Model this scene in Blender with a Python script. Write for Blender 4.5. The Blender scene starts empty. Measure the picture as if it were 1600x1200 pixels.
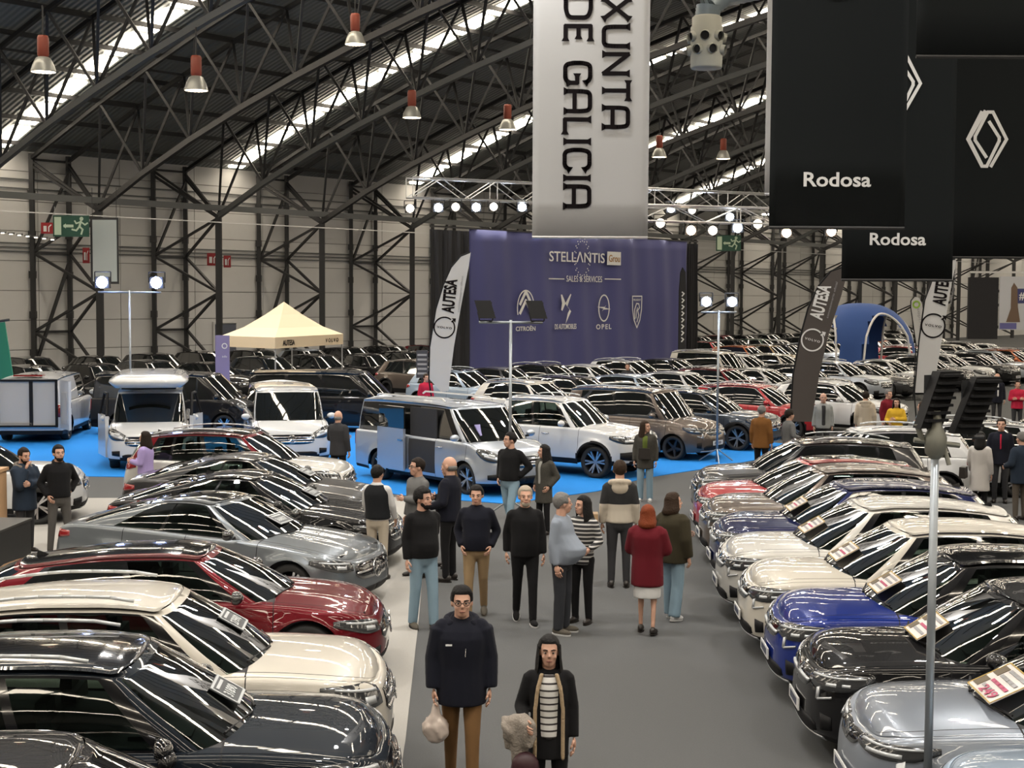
import bpy, bmesh, math, random
import numpy as np
from mathutils import Vector, Matrix, Euler, Quaternion
SC = bpy.context.scene
COL = SC.collection
RNG = random.Random(7)
# ---------------------------------------------------------------- camera, world, lights, exposure
def make_camera():
    cam = bpy.data.cameras.new('camera')
    cam.sensor_width = 36.0
    cam.lens = 36.0 * 2250.0 / 1600.0
    cam.clip_end = 400
    o = bpy.data.objects.new('camera', cam)
    COL.objects.link(o)
    pitch, roll = math.atan(137.0 / 2250.0), math.radians(0.3)
    R = Matrix.Rotation(math.pi / 2 - pitch, 4, 'X') @ Matrix.Rotation(roll, 4, 'Z')
    o.matrix_world = Matrix.Translation((0, 0, 4.25)) @ R
    SC.camera = o
make_camera()
W_ = bpy.data.worlds.new('world'); SC.world = W_
W_.use_nodes = True
W_.node_tree.nodes['Background'].inputs[0].default_value = (0.80, 0.78, 0.74, 1)
W_.node_tree.nodes['Background'].inputs[1].default_value = 0.55
SKY_E = 12.0        # daylight through the roof-light panels
LAMP_E = 14.0
SC.view_settings.view_transform = 'Standard'
SC.view_settings.look = 'None'
SC.view_settings.exposure = 0.75
SC.view_settings.gamma = 1.0
SC.view_settings.use_curve_mapping = False
def bay_light(x, y, z, watts=260):
    l = bpy.data.lights.new('bay_light', 'AREA'); l.shape = 'DISK'; l.size = .72; l.energy = watts; l.color = (1.0, .97, .93); l.spread = math.radians(150)
    o = bpy.data.objects.new('bay_light', l); COL.objects.link(o); o.location = (x, y, z)
    return o
# (x, y, z, where): the hall's high-bay lamps; the grid past the frame is added for fill and dot glints on cars
BAYS = [(-15.5, 48, 11.8, 'at the far left under the roof'), (-10.9, 50, 11.5, 'second from the left, under the trusses'), (-4.4, 63, 12.2, 'above the left end of the lighting truss'), (-.28, 69, 12.4, 'just left of the white banner top'), (8.05, 80, 12.2, 'right of the white banner at mid height'), (12.3, 85, 12.6, 'furthest one, left of the black banners'), (-6.2, 57, 14.3, 'high among the trusses, seen from its side')]
BAYS += [(-9 + 9 * i, 7 + 11 * j, 14.2, '%s of the %s added fill row' % (['left', 'middle', 'right'][i], ['nearest', 'second', 'third', 'fourth'][j])) for j in range(4) for i in range(3)]
for b_ in BAYS: bay_light(b_[0], b_[1], b_[2] - .30)
SC.cycles.max_bounces = 6
SC.cycles.diffuse_bounces = 3
SC.cycles.glossy_bounces = 3
SC.cycles.transparent_max_bounces = 8
SC.cycles.transmission_bounces = 4
SC.cycles.caustics_reflective = False
SC.cycles.caustics_refractive = False
SC.cycles.sample_clamp_indirect = 6.0
# ---------------------------------------------------------------- object helpers
def tag(o, label=None, cat=None, group=None, kind=None):
    if label: o['label'] = label
    if cat: o['category'] = cat
    if group: o['group'] = group
    if kind: o['kind'] = kind
    return o
def empty(name, loc=(0, 0, 0), rz=0.0, label=None, cat=None, group=None, kind=None):
    o = bpy.data.objects.new(name, None)
    o.empty_display_size = 0.1
    COL.objects.link(o)
    o.location = loc; o.rotation_euler = (0, 0, rz)
    return tag(o, label, cat, group, kind)
def link(name, me, parent=None, mat=None):
    o = bpy.data.objects.new(name, me)
    COL.objects.link(o)
    if parent is not None: o.parent = parent
    if mat is not None:
        if not me.materials: me.materials.append(mat)
        elif me.materials[0] is not mat:
            o.material_slots[0].link = 'OBJECT'; o.material_slots[0].material = mat
    return o
def mesh(name, V, F, mat=None, smooth=True, normals=None):
    me = bpy.data.meshes.new(name)
    me.from_pydata([tuple(map(float, v)) for v in V], [], [tuple(map(int, f)) for f in F])
    if mat is not None: me.materials.append(mat)
    if smooth: me.polygons.foreach_set('use_smooth', [True] * len(me.polygons))
    if normals is not None: me.normals_split_custom_set_from_vertices([tuple(map(float, n)) for n in normals])
    me.update()
    return me
KIDS = {}
def refresh_kids():
    KIDS.clear()
    for o in COL.objects:
        if o.parent is not None: KIDS.setdefault(o.parent.name, []).append(o)
def copy_tree(o, parent=None):
    c = o.copy(); COL.objects.link(c)
    if parent is not None: c.parent = parent
    for ch in KIDS.get(o.name, ()): copy_tree(ch, c)
    return c
class MB:
    """collects vertices and faces for one mesh"""
    def __init__(s): s.V = []; s.F = []
    def add(s, V, F):
        n = len(s.V); s.V += [tuple(v) for v in V]; s.F += [tuple(i + n for i in f) for f in F]; return s
    def box(s, c, d, rz=0.0, taper=1.0, bevel=0.0):
        x, y, z = (k / 2 for k in d); V = []
        ca, sa = math.cos(rz), math.sin(rz)
        for sz in (-1, 1):
            t = taper if sz > 0 else 1.0
            for sx, sy in ((-1, -1), (1, -1), (1, 1), (-1, 1)):
                px, py = sx * x * t, sy * y * t
                V.append((c[0] + px * ca - py * sa, c[1] + px * sa + py * ca, c[2] + sz * z))
        return s.add(V, [(3, 2, 1, 0), (4, 5, 6, 7), (0, 1, 5, 4), (1, 2, 6, 5), (2, 3, 7, 6), (3, 0, 4, 7)])
    def tube(s, a, b, r, r2=None, n=8, cap=True):
        a = Vector(a); b = Vector(b); r2 = r if r2 is None else r2
        d = (b - a).normalized(); t = Vector((0, 0, 1)) if abs(d.z) < .9 else Vector((1, 0, 0))
        u = d.cross(t).normalized(); v = d.cross(u)
        V = []
        for p, rr in ((a, r), (b, r2)):
            for i in range(n):
                an = 2 * math.pi * i / n
                V.append(p + u * (rr * math.cos(an)) + v * (rr * math.sin(an)))
        F = [(i, (i + 1) % n, n + (i + 1) % n, n + i) for i in range(n)]
        if cap: F += [tuple(range(n - 1, -1, -1)), tuple(range(n, 2 * n))]
        return s.add(V, F)
    def path(s, pts, r, n=6):
        for a, b in zip(pts[:-1], pts[1:]): s.tube(a, b, r, n=n)
        return s
    def lathe(s, prof, c=(0, 0, 0), axis='z', n=20):
        V = []; F = []
        for (r, h) in prof:
            for i in range(n):
                a = 2 * math.pi * i / n
                p = (r * math.cos(a), r * math.sin(a), h)
                if axis == 'y': p = (p[0], p[2], p[1])
                if axis == 'x': p = (p[2], p[0], p[1])
                V.append((p[0] + c[0], p[1] + c[1], p[2] + c[2]))
        for k in range(len(prof) - 1):
            for i in range(n):
                j = (i + 1) % n
                F.append((k * n + i, k * n + j, (k + 1) * n + j, (k + 1) * n + i))
        return s.add(V, F)
    def ball(s, c, r, n=12, m=8):
        V = []; F = []
        rx, ry, rz = r if isinstance(r, (tuple, list)) else (r, r, r)
        for k in range(m + 1):
            ph = math.pi * k / m
            for i in range(n):
                a = 2 * math.pi * i / n
                V.append((c[0] + rx * math.sin(ph) * math.cos(a), c[1] + ry * math.sin(ph) * math.sin(a), c[2] + rz * math.cos(ph)))
        for k in range(m):
            for i in range(n):
                j = (i + 1) % n
                F.append((k * n + i, (k + 1) * n + i, (k + 1) * n + j, k * n + j))
        return s.add(V, F)
    def prism(s, pts, z0, z1):
        n = len(pts)
        V = [(p[0], p[1], z0) for p in pts] + [(p[0], p[1], z1) for p in pts]
        F = [tuple(range(n - 1, -1, -1)), tuple(range(n, 2 * n))] + [(i, (i + 1) % n, n + (i + 1) % n, n + i) for i in range(n)]
        return s.add(V, F)
    def mesh(s, name, mat=None, smooth=False): return mesh(name, s.V, s.F, mat, smooth)
    def obj(s, name, mat=None, parent=None, smooth=False): return link(name, s.mesh(name, mat, smooth), parent)
def pchip(pts):
    P = np.array(sorted([tuple(p) for p in pts]), float); x, y = P[:, 0], P[:, 1]
    h = np.diff(x); d = np.diff(y) / h; m = np.zeros(len(x))
    m[0], m[-1] = d[0], d[-1]
    for i in range(1, len(x) - 1):
        if d[i - 1] * d[i] > 0:
            w1, w2 = 2 * h[i] + h[i - 1], h[i] + 2 * h[i - 1]
            m[i] = (w1 + w2) / (w1 / d[i - 1] + w2 / d[i])
    def f(q):
        q = np.clip(np.asarray(q, float), x[0], x[-1])
        i = np.clip(np.searchsorted(x, q) - 1, 0, len(x) - 2)
        t = (q - x[i]) / h[i]
        return ((1 + 2 * t) * (1 - t) ** 2 * y[i] + t * (1 - t) ** 2 * h[i] * m[i] + t * t * (3 - 2 * t) * y[i + 1] + t * t * (t - 1) * h[i] * m[i + 1])
    return f
# ---------------------------------------------------------------- materials
MATS = {}
def mat(name, col=(.5, .5, .5), rough=.5, metal=0.0, coat=0.0, emit=None, es=0.0, spec=.5, sheen=0.0, bump=None, var=0.0, vscale=5.0):
    if name in MATS: return MATS[name]
    m = bpy.data.materials.new(name); m.use_nodes = True
    nt = m.node_tree; b = nt.nodes['Principled BSDF']
    b.inputs['Base Color'].default_value = (*col, 1); b.inputs['Roughness'].default_value = rough
    b.inputs['Metallic'].default_value = metal; b.inputs['Coat Weight'].default_value = coat
    b.inputs['Coat Roughness'].default_value = .02; b.inputs['Specular IOR Level'].default_value = spec
    if sheen: b.inputs['Sheen Weight'].default_value = sheen
    if emit: b.inputs['Emission Color'].default_value = (*emit, 1); b.inputs['Emission Strength'].default_value = es
    if var or bump:
        tc = nt.nodes.new('ShaderNodeTexCoord'); nz = nt.nodes.new('ShaderNodeTexNoise')
        nz.inputs['Scale'].default_value = vscale; nz.inputs['Detail'].default_value = 4
        nt.links.new(tc.outputs['Object'], nz.inputs['Vector'])
        if var:
            mx = nt.nodes.new('ShaderNodeMix'); mx.data_type = 'RGBA'
            mx.inputs[6].default_value = (*[c * (1 - var) for c in col], 1); mx.inputs[7].default_value = (*[min(1, c * (1 + var)) for c in col], 1)
            nt.links.new(nz.outputs[0], mx.inputs[0]); nt.links.new(mx.outputs[2], b.inputs['Base Color'])
        if bump:
            bp = nt.nodes.new('ShaderNodeBump'); bp.inputs['Strength'].default_value = bump; bp.inputs['Distance'].default_value = .02
            nt.links.new(nz.outputs[0], bp.inputs['Height']); nt.links.new(bp.outputs[0], b.inputs['Normal'])
    MATS[name] = m
    return m
def glass_mat(name, tint, fac):
    m = bpy.data.materials.new(name); m.use_nodes = True; nt = m.node_tree
    nt.nodes.remove(nt.nodes['Principled BSDF'])
    tr = nt.nodes.new('ShaderNodeBsdfTransparent'); tr.inputs[0].default_value = (*tint, 1)
    gl = nt.nodes.new('ShaderNodeBsdfGlossy'); gl.inputs['Roughness'].default_value = .01
    fr = nt.nodes.new('ShaderNodeFresnel'); fr.inputs[0].default_value = 1.45
    mp = nt.nodes.new('ShaderNodeMath'); mp.operation = 'MULTIPLY_ADD'; mp.inputs[1].default_value = .95; mp.inputs[2].default_value = fac
    mp.use_clamp = True
    mx = nt.nodes.new('ShaderNodeMixShader')
    nt.links.new(fr.outputs[0], mp.inputs[0]); nt.links.new(mp.outputs[0], mx.inputs[0])
    nt.links.new(tr.outputs[0], mx.inputs[1]); nt.links.new(gl.outputs[0], mx.inputs[2])
    nt.links.new(mx.outputs[0], nt.nodes['Material Output'].inputs[0])
    MATS[name] = m
    return m
def paint(name, col, metal=.0, rough=.3):
    m = mat('paint_' + name, col, .5 if max(col) < .03 else rough, metal, 1.0, spec=.1 if max(col) < .2 else .4)
    m.node_tree.nodes['Principled BSDF'].inputs['Coat IOR'].default_value = 1.42
    return m
P = dict(
    white=paint('white', (.52, .53, .54)), cream=paint('cream', (.52, .49, .43)), pearl=paint('pearl', (.50, .49, .46), .1),
    black=paint('black', (.004, .004, .005)), navy=paint('navy', (.005, .009, .015)), blue=paint('blue', (.010, .026, .19), .2),
    darkblue=paint('darkblue', (.006, .010, .055), .2), red=paint('red', (.115, .004, .009), .2), brightred=paint('brightred', (.30, .008, .014), .1),
    grey=paint('grey', (.17, .19, .21), .6), darkgrey=paint('darkgrey', (.05, .05, .052), .6), bronze=paint('bronze', (.13, .105, .09), .6),
    silver=paint('silver', (.42, .46, .52), .6), iceblue=paint('iceblue', (.30, .38, .48), .3), steel=paint('steel', (.24, .27, .32), .4),
    orange=paint('orange', (.42, .10, .02), .2), slate=paint('slate', (.035, .045, .06), .4), gold=paint('gold', (.28, .2, .1), .5), green=paint('green', (.02, .06, .035), .4))
BLACK = mat('black_plastic', (.008, .008, .009), .6, spec=.2)
GLOSSBLACK = mat('gloss_black', (.006, .006, .007), .12, coat=1.0)
INTERIOR = mat('dark_interior', (.018, .018, .02), .7)
RUBBER = mat('rubber', (.013, .013, .013), .75)
ALLOY = mat('alloy', (.55, .56, .58), .28, .9)
DARKALLOY = mat('dark_alloy', (.03, .03, .033), .3, .6)
CHROME = mat('chrome', (.55, .55, .56), .18, 1.0)
LENS = mat('lamp_lens', (.045, .047, .05), .18, .3, .8)
LAMPSILVER = mat('lamp_reflector', (.50, .52, .54), .35, .3)
TAIL = mat('tail_lens', (.22, .008, .010), .15, coat=1.0)
PLATE = mat('plate_white', (.62, .62, .62), .45)
PLATEMARK = mat('plate_mark', (.05, .06, .10), .5)
GLASS = glass_mat('car_glass', (.28, .34, .31), .02)
DARKGLASS = mat('dark_glass', (.006, .007, .007), .02, coat=1.0, spec=.8)
STEEL = mat('black_steel', (.018, .018, .019), .55, .0)
GREYSTEEL = mat('grey_steel', (.10, .105, .105), .5)
GALV = mat('galvanised_pole', (.30, .33, .36), .4, .7)
ALU = mat('truss_aluminium', (.62, .62, .62), .3, .8)
# ---------------------------------------------------------------- the hall: s runs along the back wall, u away from it
WS = Vector((0.64873, 0.76102)); WU = Vector((0.76102, -0.64873)); W0 = Vector((-20.02, 70.0)); WANG = math.atan2(0.76102, 0.64873)
def hp(s, u, z): p = W0 + WS * s + WU * u; return (p.x, p.y, z)
def roof_z(u): return 12.95 + .36 * u - .0035 * u * u
def chord_z(u): return roof_z(u) - (4.0 + .6 * math.exp(-max(u, 0) / 6))
def carpet(name, c, var=.10, sc=60): return mat(name, c, .95, var=var, vscale=sc, bump=.15, spec=.2)
FLOORM = carpet('grey_carpet', (.086, .088, .090)); PALE = carpet('pale_carpet', (.33, .32, .30), .06); BLUEC = carpet('blue_carpet', (.015, .20, .60), .06)
def floor():
    b = MB(); b.V = [hp(-80, -4.4, 0), hp(150, -4.4, 0), hp(150, 108, 0), hp(-80, 108, 0)]; b.F = [(3, 2, 1, 0)]
    b.V += [hp(-80, -4.4, -.2), hp(150, -4.4, -.2), hp(150, 108, -.2), hp(-80, 108, -.2)]; b.F += [(4, 5, 6, 7)]
    tag(b.obj('floor', FLOORM), 'dark grey carpet of the aisle and hall', kind='structure')
    def sheet(nm, pts, z, m, lab):
        b = MB(); b.prism(pts, .001, z); tag(b.obj(nm, m), lab, kind='structure')
    sheet('floor_pale_carpet', [(-.78, 4), (-1.0, 13.5), (-1.2, 18.5), (-1.45, 24), (-1.7, 30.2), (-14, 29.5), (-14, 4)][::-1], .012, PALE, 'pale beige carpet strip under the left row of cars')
    sheet('floor_blue_carpet', [(-24, 33.2), (-10, 33.4), (-7.4, 33.2), (-3.4, 31.5), (-2.0, 30.2), (-.1, 29.3), (1.9, 31.3), (3.1, 33.6), (5.4, 36.2), (9, 41), (1, 47), (-12, 49), (-24, 46)], .014, BLUEC, 'bright blue carpet under the vans')
floor()
WALLM = mat('wall_panel', (.57, .565, .55), .7, var=.05, vscale=.8)
JOINT = mat('wall_joint', (.20, .19, .18), .8)
CEIL = mat('roof_sheet', (.20, .215, .21), .6)
def corrugate():
    nt = CEIL.node_tree; b = nt.nodes['Principled BSDF']
    tc = nt.nodes.new('ShaderNodeTexCoord'); mp = nt.nodes.new('ShaderNodeMapping'); mp.inputs['Rotation'].default_value = (0, 0, -WANG)
    wv = nt.nodes.new('ShaderNodeTexWave'); wv.inputs['Scale'].default_value = 1.1; bp = nt.nodes.new('ShaderNodeBump'); bp.inputs['Strength'].default_value = .6; bp.inputs['Distance'].default_value = .06
    L = nt.links.new; L(tc.outputs['Object'], mp.inputs[0]); L(mp.outputs[0], wv.inputs[0]); L(wv.outputs[0], bp.inputs['Height']); L(bp.outputs[0], b.inputs['Normal'])
corrugate()
SKYL = mat('rooflight', (.7, .7, .65), .5, emit=(1.0, .87, .69), es=SKY_E)
def box_between(name, a, b, w, h, m, parent=None, cache={}):
    """a straight member: a shared unit box stretched between two points"""
    a = Vector(a); b = Vector(b); key = m.name
    if key not in cache: cache[key] = MB().box((0, 0, 0), (1, 1, 1)).mesh('member', m)
    o = bpy.data.objects.new(name, cache[key]); COL.objects.link(o); o.parent = parent
    d = b - a; o.location = (a + b) / 2; o.rotation_mode = 'QUATERNION'; o.rotation_quaternion = d.to_track_quat('X', 'Z'); o.scale = (d.length, w, h)
    return o
def shell():
    # back wall with its cladding panels
    w = MB(); z1 = roof_z(-4.6) + .1
    for s0, s1 in ((-80, 150),):
        w.add([hp(s0, -4.75, 0), hp(s1, -4.75, 0), hp(s1, -4.75, z1), hp(s0, -4.75, z1), hp(s0, -4.46, 0), hp(s1, -4.46, 0), hp(s1, -4.46, z1), hp(s0, -4.46, z1)], [(0, 1, 2, 3), (4, 7, 6, 5), (3, 2, 6, 7), (0, 4, 5, 1)])
    wall = tag(w.obj('wall_back', JOINT), 'back wall of pale cladding panels', kind='structure')
    pm = MB().box((0, 0, 0), (4.76, .06, 1.44)).mesh('panel', WALLM)
    for i in range(-3, 32):
        for j in range(8):
            o = bpy.data.objects.new('panel', pm); COL.objects.link(o); o.parent = wall
            o.location = hp(1.8 + 4.8 * i, -4.44, .72 + 1.475 * j); o.rotation_euler = (0, 0, WANG)
    for nm, a, b in (('wall_right', (150, -4.4), (150, 108)), ('wall_left', (-80, -4.4), (-80, 108)), ('wall_front', (-80, 108), (150, 108))):
        b_ = MB(); b_.add([hp(*a, 0), hp(*b, 0), hp(*b, 22.5), hp(*a, 22.5)], [(0, 1, 2, 3)]); tag(b_.obj(nm, mat('dark_wall', (.10, .10, .10), .8)), 'far side wall of the hall', kind='structure')
    # barrel roof
    us = np.linspace(-4.7, 108, 60); V = []; F = []
    for u in us: V += [hp(-80, u, roof_z(u)), hp(150, u, roof_z(u))]
    for i in range(59): F.append((2 * i, 2 * i + 1, 2 * i + 3, 2 * i + 2))
    ceil = tag(link('ceiling', mesh('ceiling', V, F, CEIL)), 'dark corrugated barrel roof with roof-light strips', kind='structure')
    n = len(np.arange(-4.4, 106, 2.4))
    rest = MB()
    vis = {-.4: 14, 1.6: 21, 3.6: 28, 5.6: 31, 7.6: 26, 9.6: 21, 11.6: 16, 13.6: 10, 15.6: 5}
    for j in range(-6, 10):
        k = 1.6 + 2 * j; key = round(k, 1)
        for u in np.arange(-4.0, 104, 2.4):
            b = MB() if u < vis.get(key, -9) else rest
            s = 7.2 * k; u1 = u + 2.05; w = .48; V = []
            for dz in (-.10, -.05): V += [hp(s - w, u, roof_z(u) + dz), hp(s + w, u, roof_z(u) + dz), hp(s + w, u1, roof_z(u1) + dz), hp(s - w, u1, roof_z(u1) + dz)]
            b.add(V, [(0, 1, 2, 3), (7, 6, 5, 4), (0, 4, 5, 1), (1, 5, 6, 2), (2, 6, 7, 3), (3, 7, 4, 0)])
            if b is not rest: b.obj('rooflight_pane', SKYL, ceil)
    tag(rest.obj('rooflight_panes', SKYL, ceil), kind='stuff')
    for u in np.arange(-3.2, 45, 2.4):
        box_between('purlin', hp(-24, u, roof_z(u) - .22), hp(120, u, roof_z(u) - .22), .09, .20, STEEL, ceil)
shell()
def trusses():
    hw = 1.04
    umax = {-1: 23, 0: 27, 1: 32, 2: 36, 3: 38, 4: 36, 5: 33, 6: 31, 7: 28, 8: 26, 9: 23, 10: 21, 11: 18, 12: 16, 13: 13, 14: 11, 15: 10, 16: 8}
    order = ['first', 'second', 'third', 'fourth', 'fifth', 'sixth', 'seventh', 'eighth', 'ninth', 'tenth', 'eleventh', 'twelfth', 'thirteenth', 'fourteenth', 'fifteenth', 'sixteenth', 'seventeenth', 'eighteenth']
    for k, um in umax.items():
        s = 7.2 * k
        t = empty('roof_truss', hp(s, 0, 8.3), 0, order[k + 1] + ' black arched roof truss from the left, on its lattice column', None, None, 'structure')
        inv = Vector(t.location)
        def mem(nm, a, b, w, h=None, m=STEEL):
            box_between(nm, Vector(a) - inv, Vector(b) - inv, w, h or w, m, t)
        nn = int(um / 3.6) + 1
        bu = [3.6 * i for i in range(nn + 1)]; tu = [-4.3] + [1.8 + 3.6 * i for i in range(nn)]
        for a, b in zip(bu[:-1], bu[1:]): mem('bottom_chord', hp(s, a, chord_z(a)), hp(s, b, chord_z(b)), .22, .26, GREYSTEEL if k % 2 else STEEL)
        for e in (-hw, hw):
            for a, b in zip(tu[:-1], tu[1:]): mem('top_chord', hp(s + e, a, roof_z(a) - .42), hp(s + e, b, roof_z(b) - .42), .16, .18)
            for i, u in enumerate(bu):
                for q in (i, i + 1):
                    if q < len(tu): mem('web_brace', hp(s, u, chord_z(u)), hp(s + e, tu[q], roof_z(tu[q]) - .45), .11)
        for u in tu: mem('cross_strut', hp(s - hw, u, roof_z(u) - .42), hp(s + hw, u, roof_z(u) - .42), .10)
        # column
        c = empty('lattice_column', hp(s, 0, 0), 0, order[k + 1] + ' black triangular lattice column from the left, standing off the back wall', None, None, 'structure')
        ic = Vector(c.location)
        def cm(nm, a, b, w): box_between(nm, Vector(a) - ic, Vector(b) - ic, w, w, STEEL, c)
        cm('outer_post', hp(s, 0, 0), hp(s, 0, 8.4), .30)
        for e in (-hw, hw):
            cm('wall_post', hp(s + e, -4.2, 0), hp(s + e, -4.2, 11.2), .22)
            oz = [.4, 4.35, 8.25]; wz = [2.35, 6.3]
            for a in oz:
                for w in wz:
                    if abs(a - w) < 2.3: cm('brace', hp(s, 0, a), hp(s + e, -4.2, w), .12)
            cm('brace', hp(s, 0, 8.25), hp(s + e, -4.2, 10.6), .12)
            for z in (1.3, 3.2, 5.2, 7.2, 9.2): cm('cleat', hp(s + e - .02, -4.2, z - .18), hp(s + e - .02, -4.2, z + .18), .30)
        for w in wz: cm('cross_strut', hp(s - hw, -4.2, w), hp(s + hw, -4.2, w), .12)
        cm('diagonal', hp(s - hw, -4.15, 6.2), hp(s + hw, -4.15, 10.4), .12)
        if k % 2 == 0: cm('diagonal', hp(s - hw, -4.15, .6), hp(s + hw, -4.15, 6.0), .14)
    tag(box_between('trim_1', hp(-20, .25, 8.75), hp(110, .25, 8.75), .16, .30, GREYSTEEL), 'grey rail running along the heads of the lattice columns', kind='structure')
    tag(box_between('trim_2', hp(-20, .4, 8.0), hp(110, .4, 8.0), .05, .05, ALU), 'thin pale cable run below the grey rail', kind='structure')
    i = 3
    for z in (9.9, 9.45, 6.75, 6.55, 6.35):
        tag(box_between('trim_%d' % i, hp(-20, -4.34, z), hp(110, -4.34, z), .06, .06, GREYSTEEL), 'grey conduit on the back wall at height %s' % z if False else ['upper grey conduit along the back wall near the roof', 'lower of the two grey conduits near the roof', 'top conduit of the three halfway up the back wall', 'middle conduit of the three halfway up the back wall', 'bottom conduit of the three halfway up the back wall'][i - 3], kind='structure'); i += 1
    # grey door in the back wall
    d = empty('door_1', hp(11.0, -4.38, 0), WANG, 'dark grey steel door in the back wall behind the left vans', None, None, 'structure')
    MB().box((0, -.02, 1.3), (1.5, .10, 2.6)).obj('door_leaf', mat('door_grey', (.10, .11, .14), .5), d)
    b = MB(); b.box((-.80, -.03, 1.33), (.1, .14, 2.66)).box((.80, -.03, 1.33), (.1, .14, 2.66)).box((0, -.03, 2.7), (1.7, .14, .1)); b.obj('door_frame', WALLM, d)
    MB().tube((.6, -.08, 1.1), (.6, -.16, 1.1), .03).obj('door_handle', ALU, d)
trusses()
# ---------------------------------------------------------------- cars
def vnormals(V, F):
    V = np.asarray(V, float); N = np.zeros_like(V)
    Q = np.array([f if len(f) == 4 else (*f, f[-1]) for f in F])
    n = np.cross(V[Q[:, 2]] - V[Q[:, 0]], V[Q[:, 3]] - V[Q[:, 1]])
    for k in range(4): np.add.at(N, Q[:, k], n)
    l = np.linalg.norm(N, axis=1); l[l < 1e-12] = 1
    return N / l[:, None]
def split_parts(V, F, keys):
    """{key: (V, F, normals)} with normals taken from the whole surface"""
    N = vnormals(V, F); V = np.asarray(V); out = {}
    by = {}
    for f, k in zip(F, keys):
        if k is not None: by.setdefault(k, []).append(f)
    for k, fs in by.items():
        idx = {}; nf = []
        for f in fs:
            g = []
            for i in f:
                j = idx.setdefault(i, len(idx))
                if not g or g[-1] != j: g.append(j)
            if len(g) > 2 and g[0] == g[-1]: g.pop()
            nf.append(tuple(g))
        ids = list(idx)
        out[k] = (V[ids], nf, N[ids])
    return out
class Shape:
    def __init__(s, t, lod):
        s.t = t; s.lod = lod
        L, W = t['L'], t['W']; s.hl = L / 2; s.hw = W / 2
        s.xf = s.hl - t.get('af', .62); s.xr = -s.hl + t.get('ar', .36)
        s.nf, s.nr = t.get('nf', 2.7), t.get('nr', 3.2)
        s.r = t['r']; s.R = s.r + t.get('archgap', .055)
        s.wx = (s.hl - t['fo'], s.hl - t['fo'] - t['wb'])
        s.gc = t.get('gc', .2)
        s.ztop = pchip([(x, z) for x, z in t['belt']])
        s.fi = pchip(t.get('front', [(0, .12), (.1, .035), (.3, 0), (.6, .008), (.82, .03), (1, .09)]))
        s.ri = pchip(t.get('rear', [(0, .12), (.12, .03), (.45, 0), (.7, .03), (1, .10)]))
        s.si = pchip(t.get('side', [(0, .075), (.12, .035), (.35, .008), (.55, 0), (.74, .004), (.80, .016), (1, .05)]))
        s.rf = t.get('fillet', .05)
    def plan(s, x):
        x = np.asarray(x, float)
        a = np.clip((x - s.xf) / (s.hl - s.xf), 0, 1); b = np.clip((s.xr - x) / (s.xr + s.hl), 0, 1)
        return s.hw * (1 - a ** s.nf) ** (1 / s.nf) * (1 - b ** s.nr) ** (1 / s.nr)
    def normal(s, x):
        e = 5e-4; x = np.clip(x, -s.hl + 1e-6, s.hl - 1e-6)
        x0, x1 = np.maximum(x - e, -s.hl), np.minimum(x + e, s.hl)
        d = (s.plan(x1) - s.plan(x0)) / (x1 - x0)
        l = np.sqrt(1 + d * d)
        return -d / l, 1 / l
    def zlow(s, x):
        z = s.gc + .03 * np.clip((abs(x) - (s.hl - .75)) / .6, 0, 1)
        for w in s.wx:
            d = abs(x - w)
            if d < s.R: z = max(z, s.r + math.sqrt(max(0, s.R ** 2 - d * d)))
        return z
    def wall(s, x, z, off=0.0):
        zt = float(s.ztop(x)); rf = s.rf
        h = np.clip((z - s.gc) / (zt - s.gc), 0, 1)
        nx, ny = s.normal(np.float64(x))
        i = (max(nx, 0) ** 2 * s.fi(h) + max(-nx, 0) ** 2 * s.ri(h) + ny ** 2 * s.si(h))
        if z > zt - rf:
            c = min(1, (z - (zt - rf)) / rf); i += rf * (1 - math.sqrt(max(0, 1 - c * c)))
        for w in s.wx:
            d = math.hypot(x - w, z - s.r)
            if d > s.R - .02: i -= s.t.get('flare', .028) * math.exp(-((d - s.R) / .09) ** 2) * ny
        i -= off
        return np.array([x - nx * i, max(0.0, float(s.plan(x)) - ny * i), z])
    def stations(s):
        q = (1, .6, .42)[s.lod]
        n1 = int(18 * q) + 4; n2 = int(12 * q) + 4
        th = np.linspace(0, math.pi / 2, n1)
        xs = list(s.xf + (s.hl - s.xf) * np.cos(th) ** (2 / s.nf))
        th = np.linspace(0, math.pi / 2, n2)
        xs += list(s.xr - (s.xr + s.hl) * np.cos(th) ** (2 / s.nr))
        xs += list(np.linspace(s.xr, s.xf, int(34 * q) + 4))
        pin = []
        na = int(12 * q) + 5
        for w in s.wx: pin += list(w + s.R * np.cos(np.linspace(0, math.pi, na))) + [w - s.R - .002, w + s.R + .002]
        if s.lod < 2:
            for x in s.t.get('seams', []): pin += [x - .005, x + .005]
        pin += [s.t['cowl'], s.t['cowl'] - .015, s.hl, -s.hl]
        pin = sorted(set(np.round(pin, 5)))
        out = list(pin)
        for x in xs:
            if min(abs(x - p) for p in out) > .012: out.append(x)
        return sorted(out, reverse=True)
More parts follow.
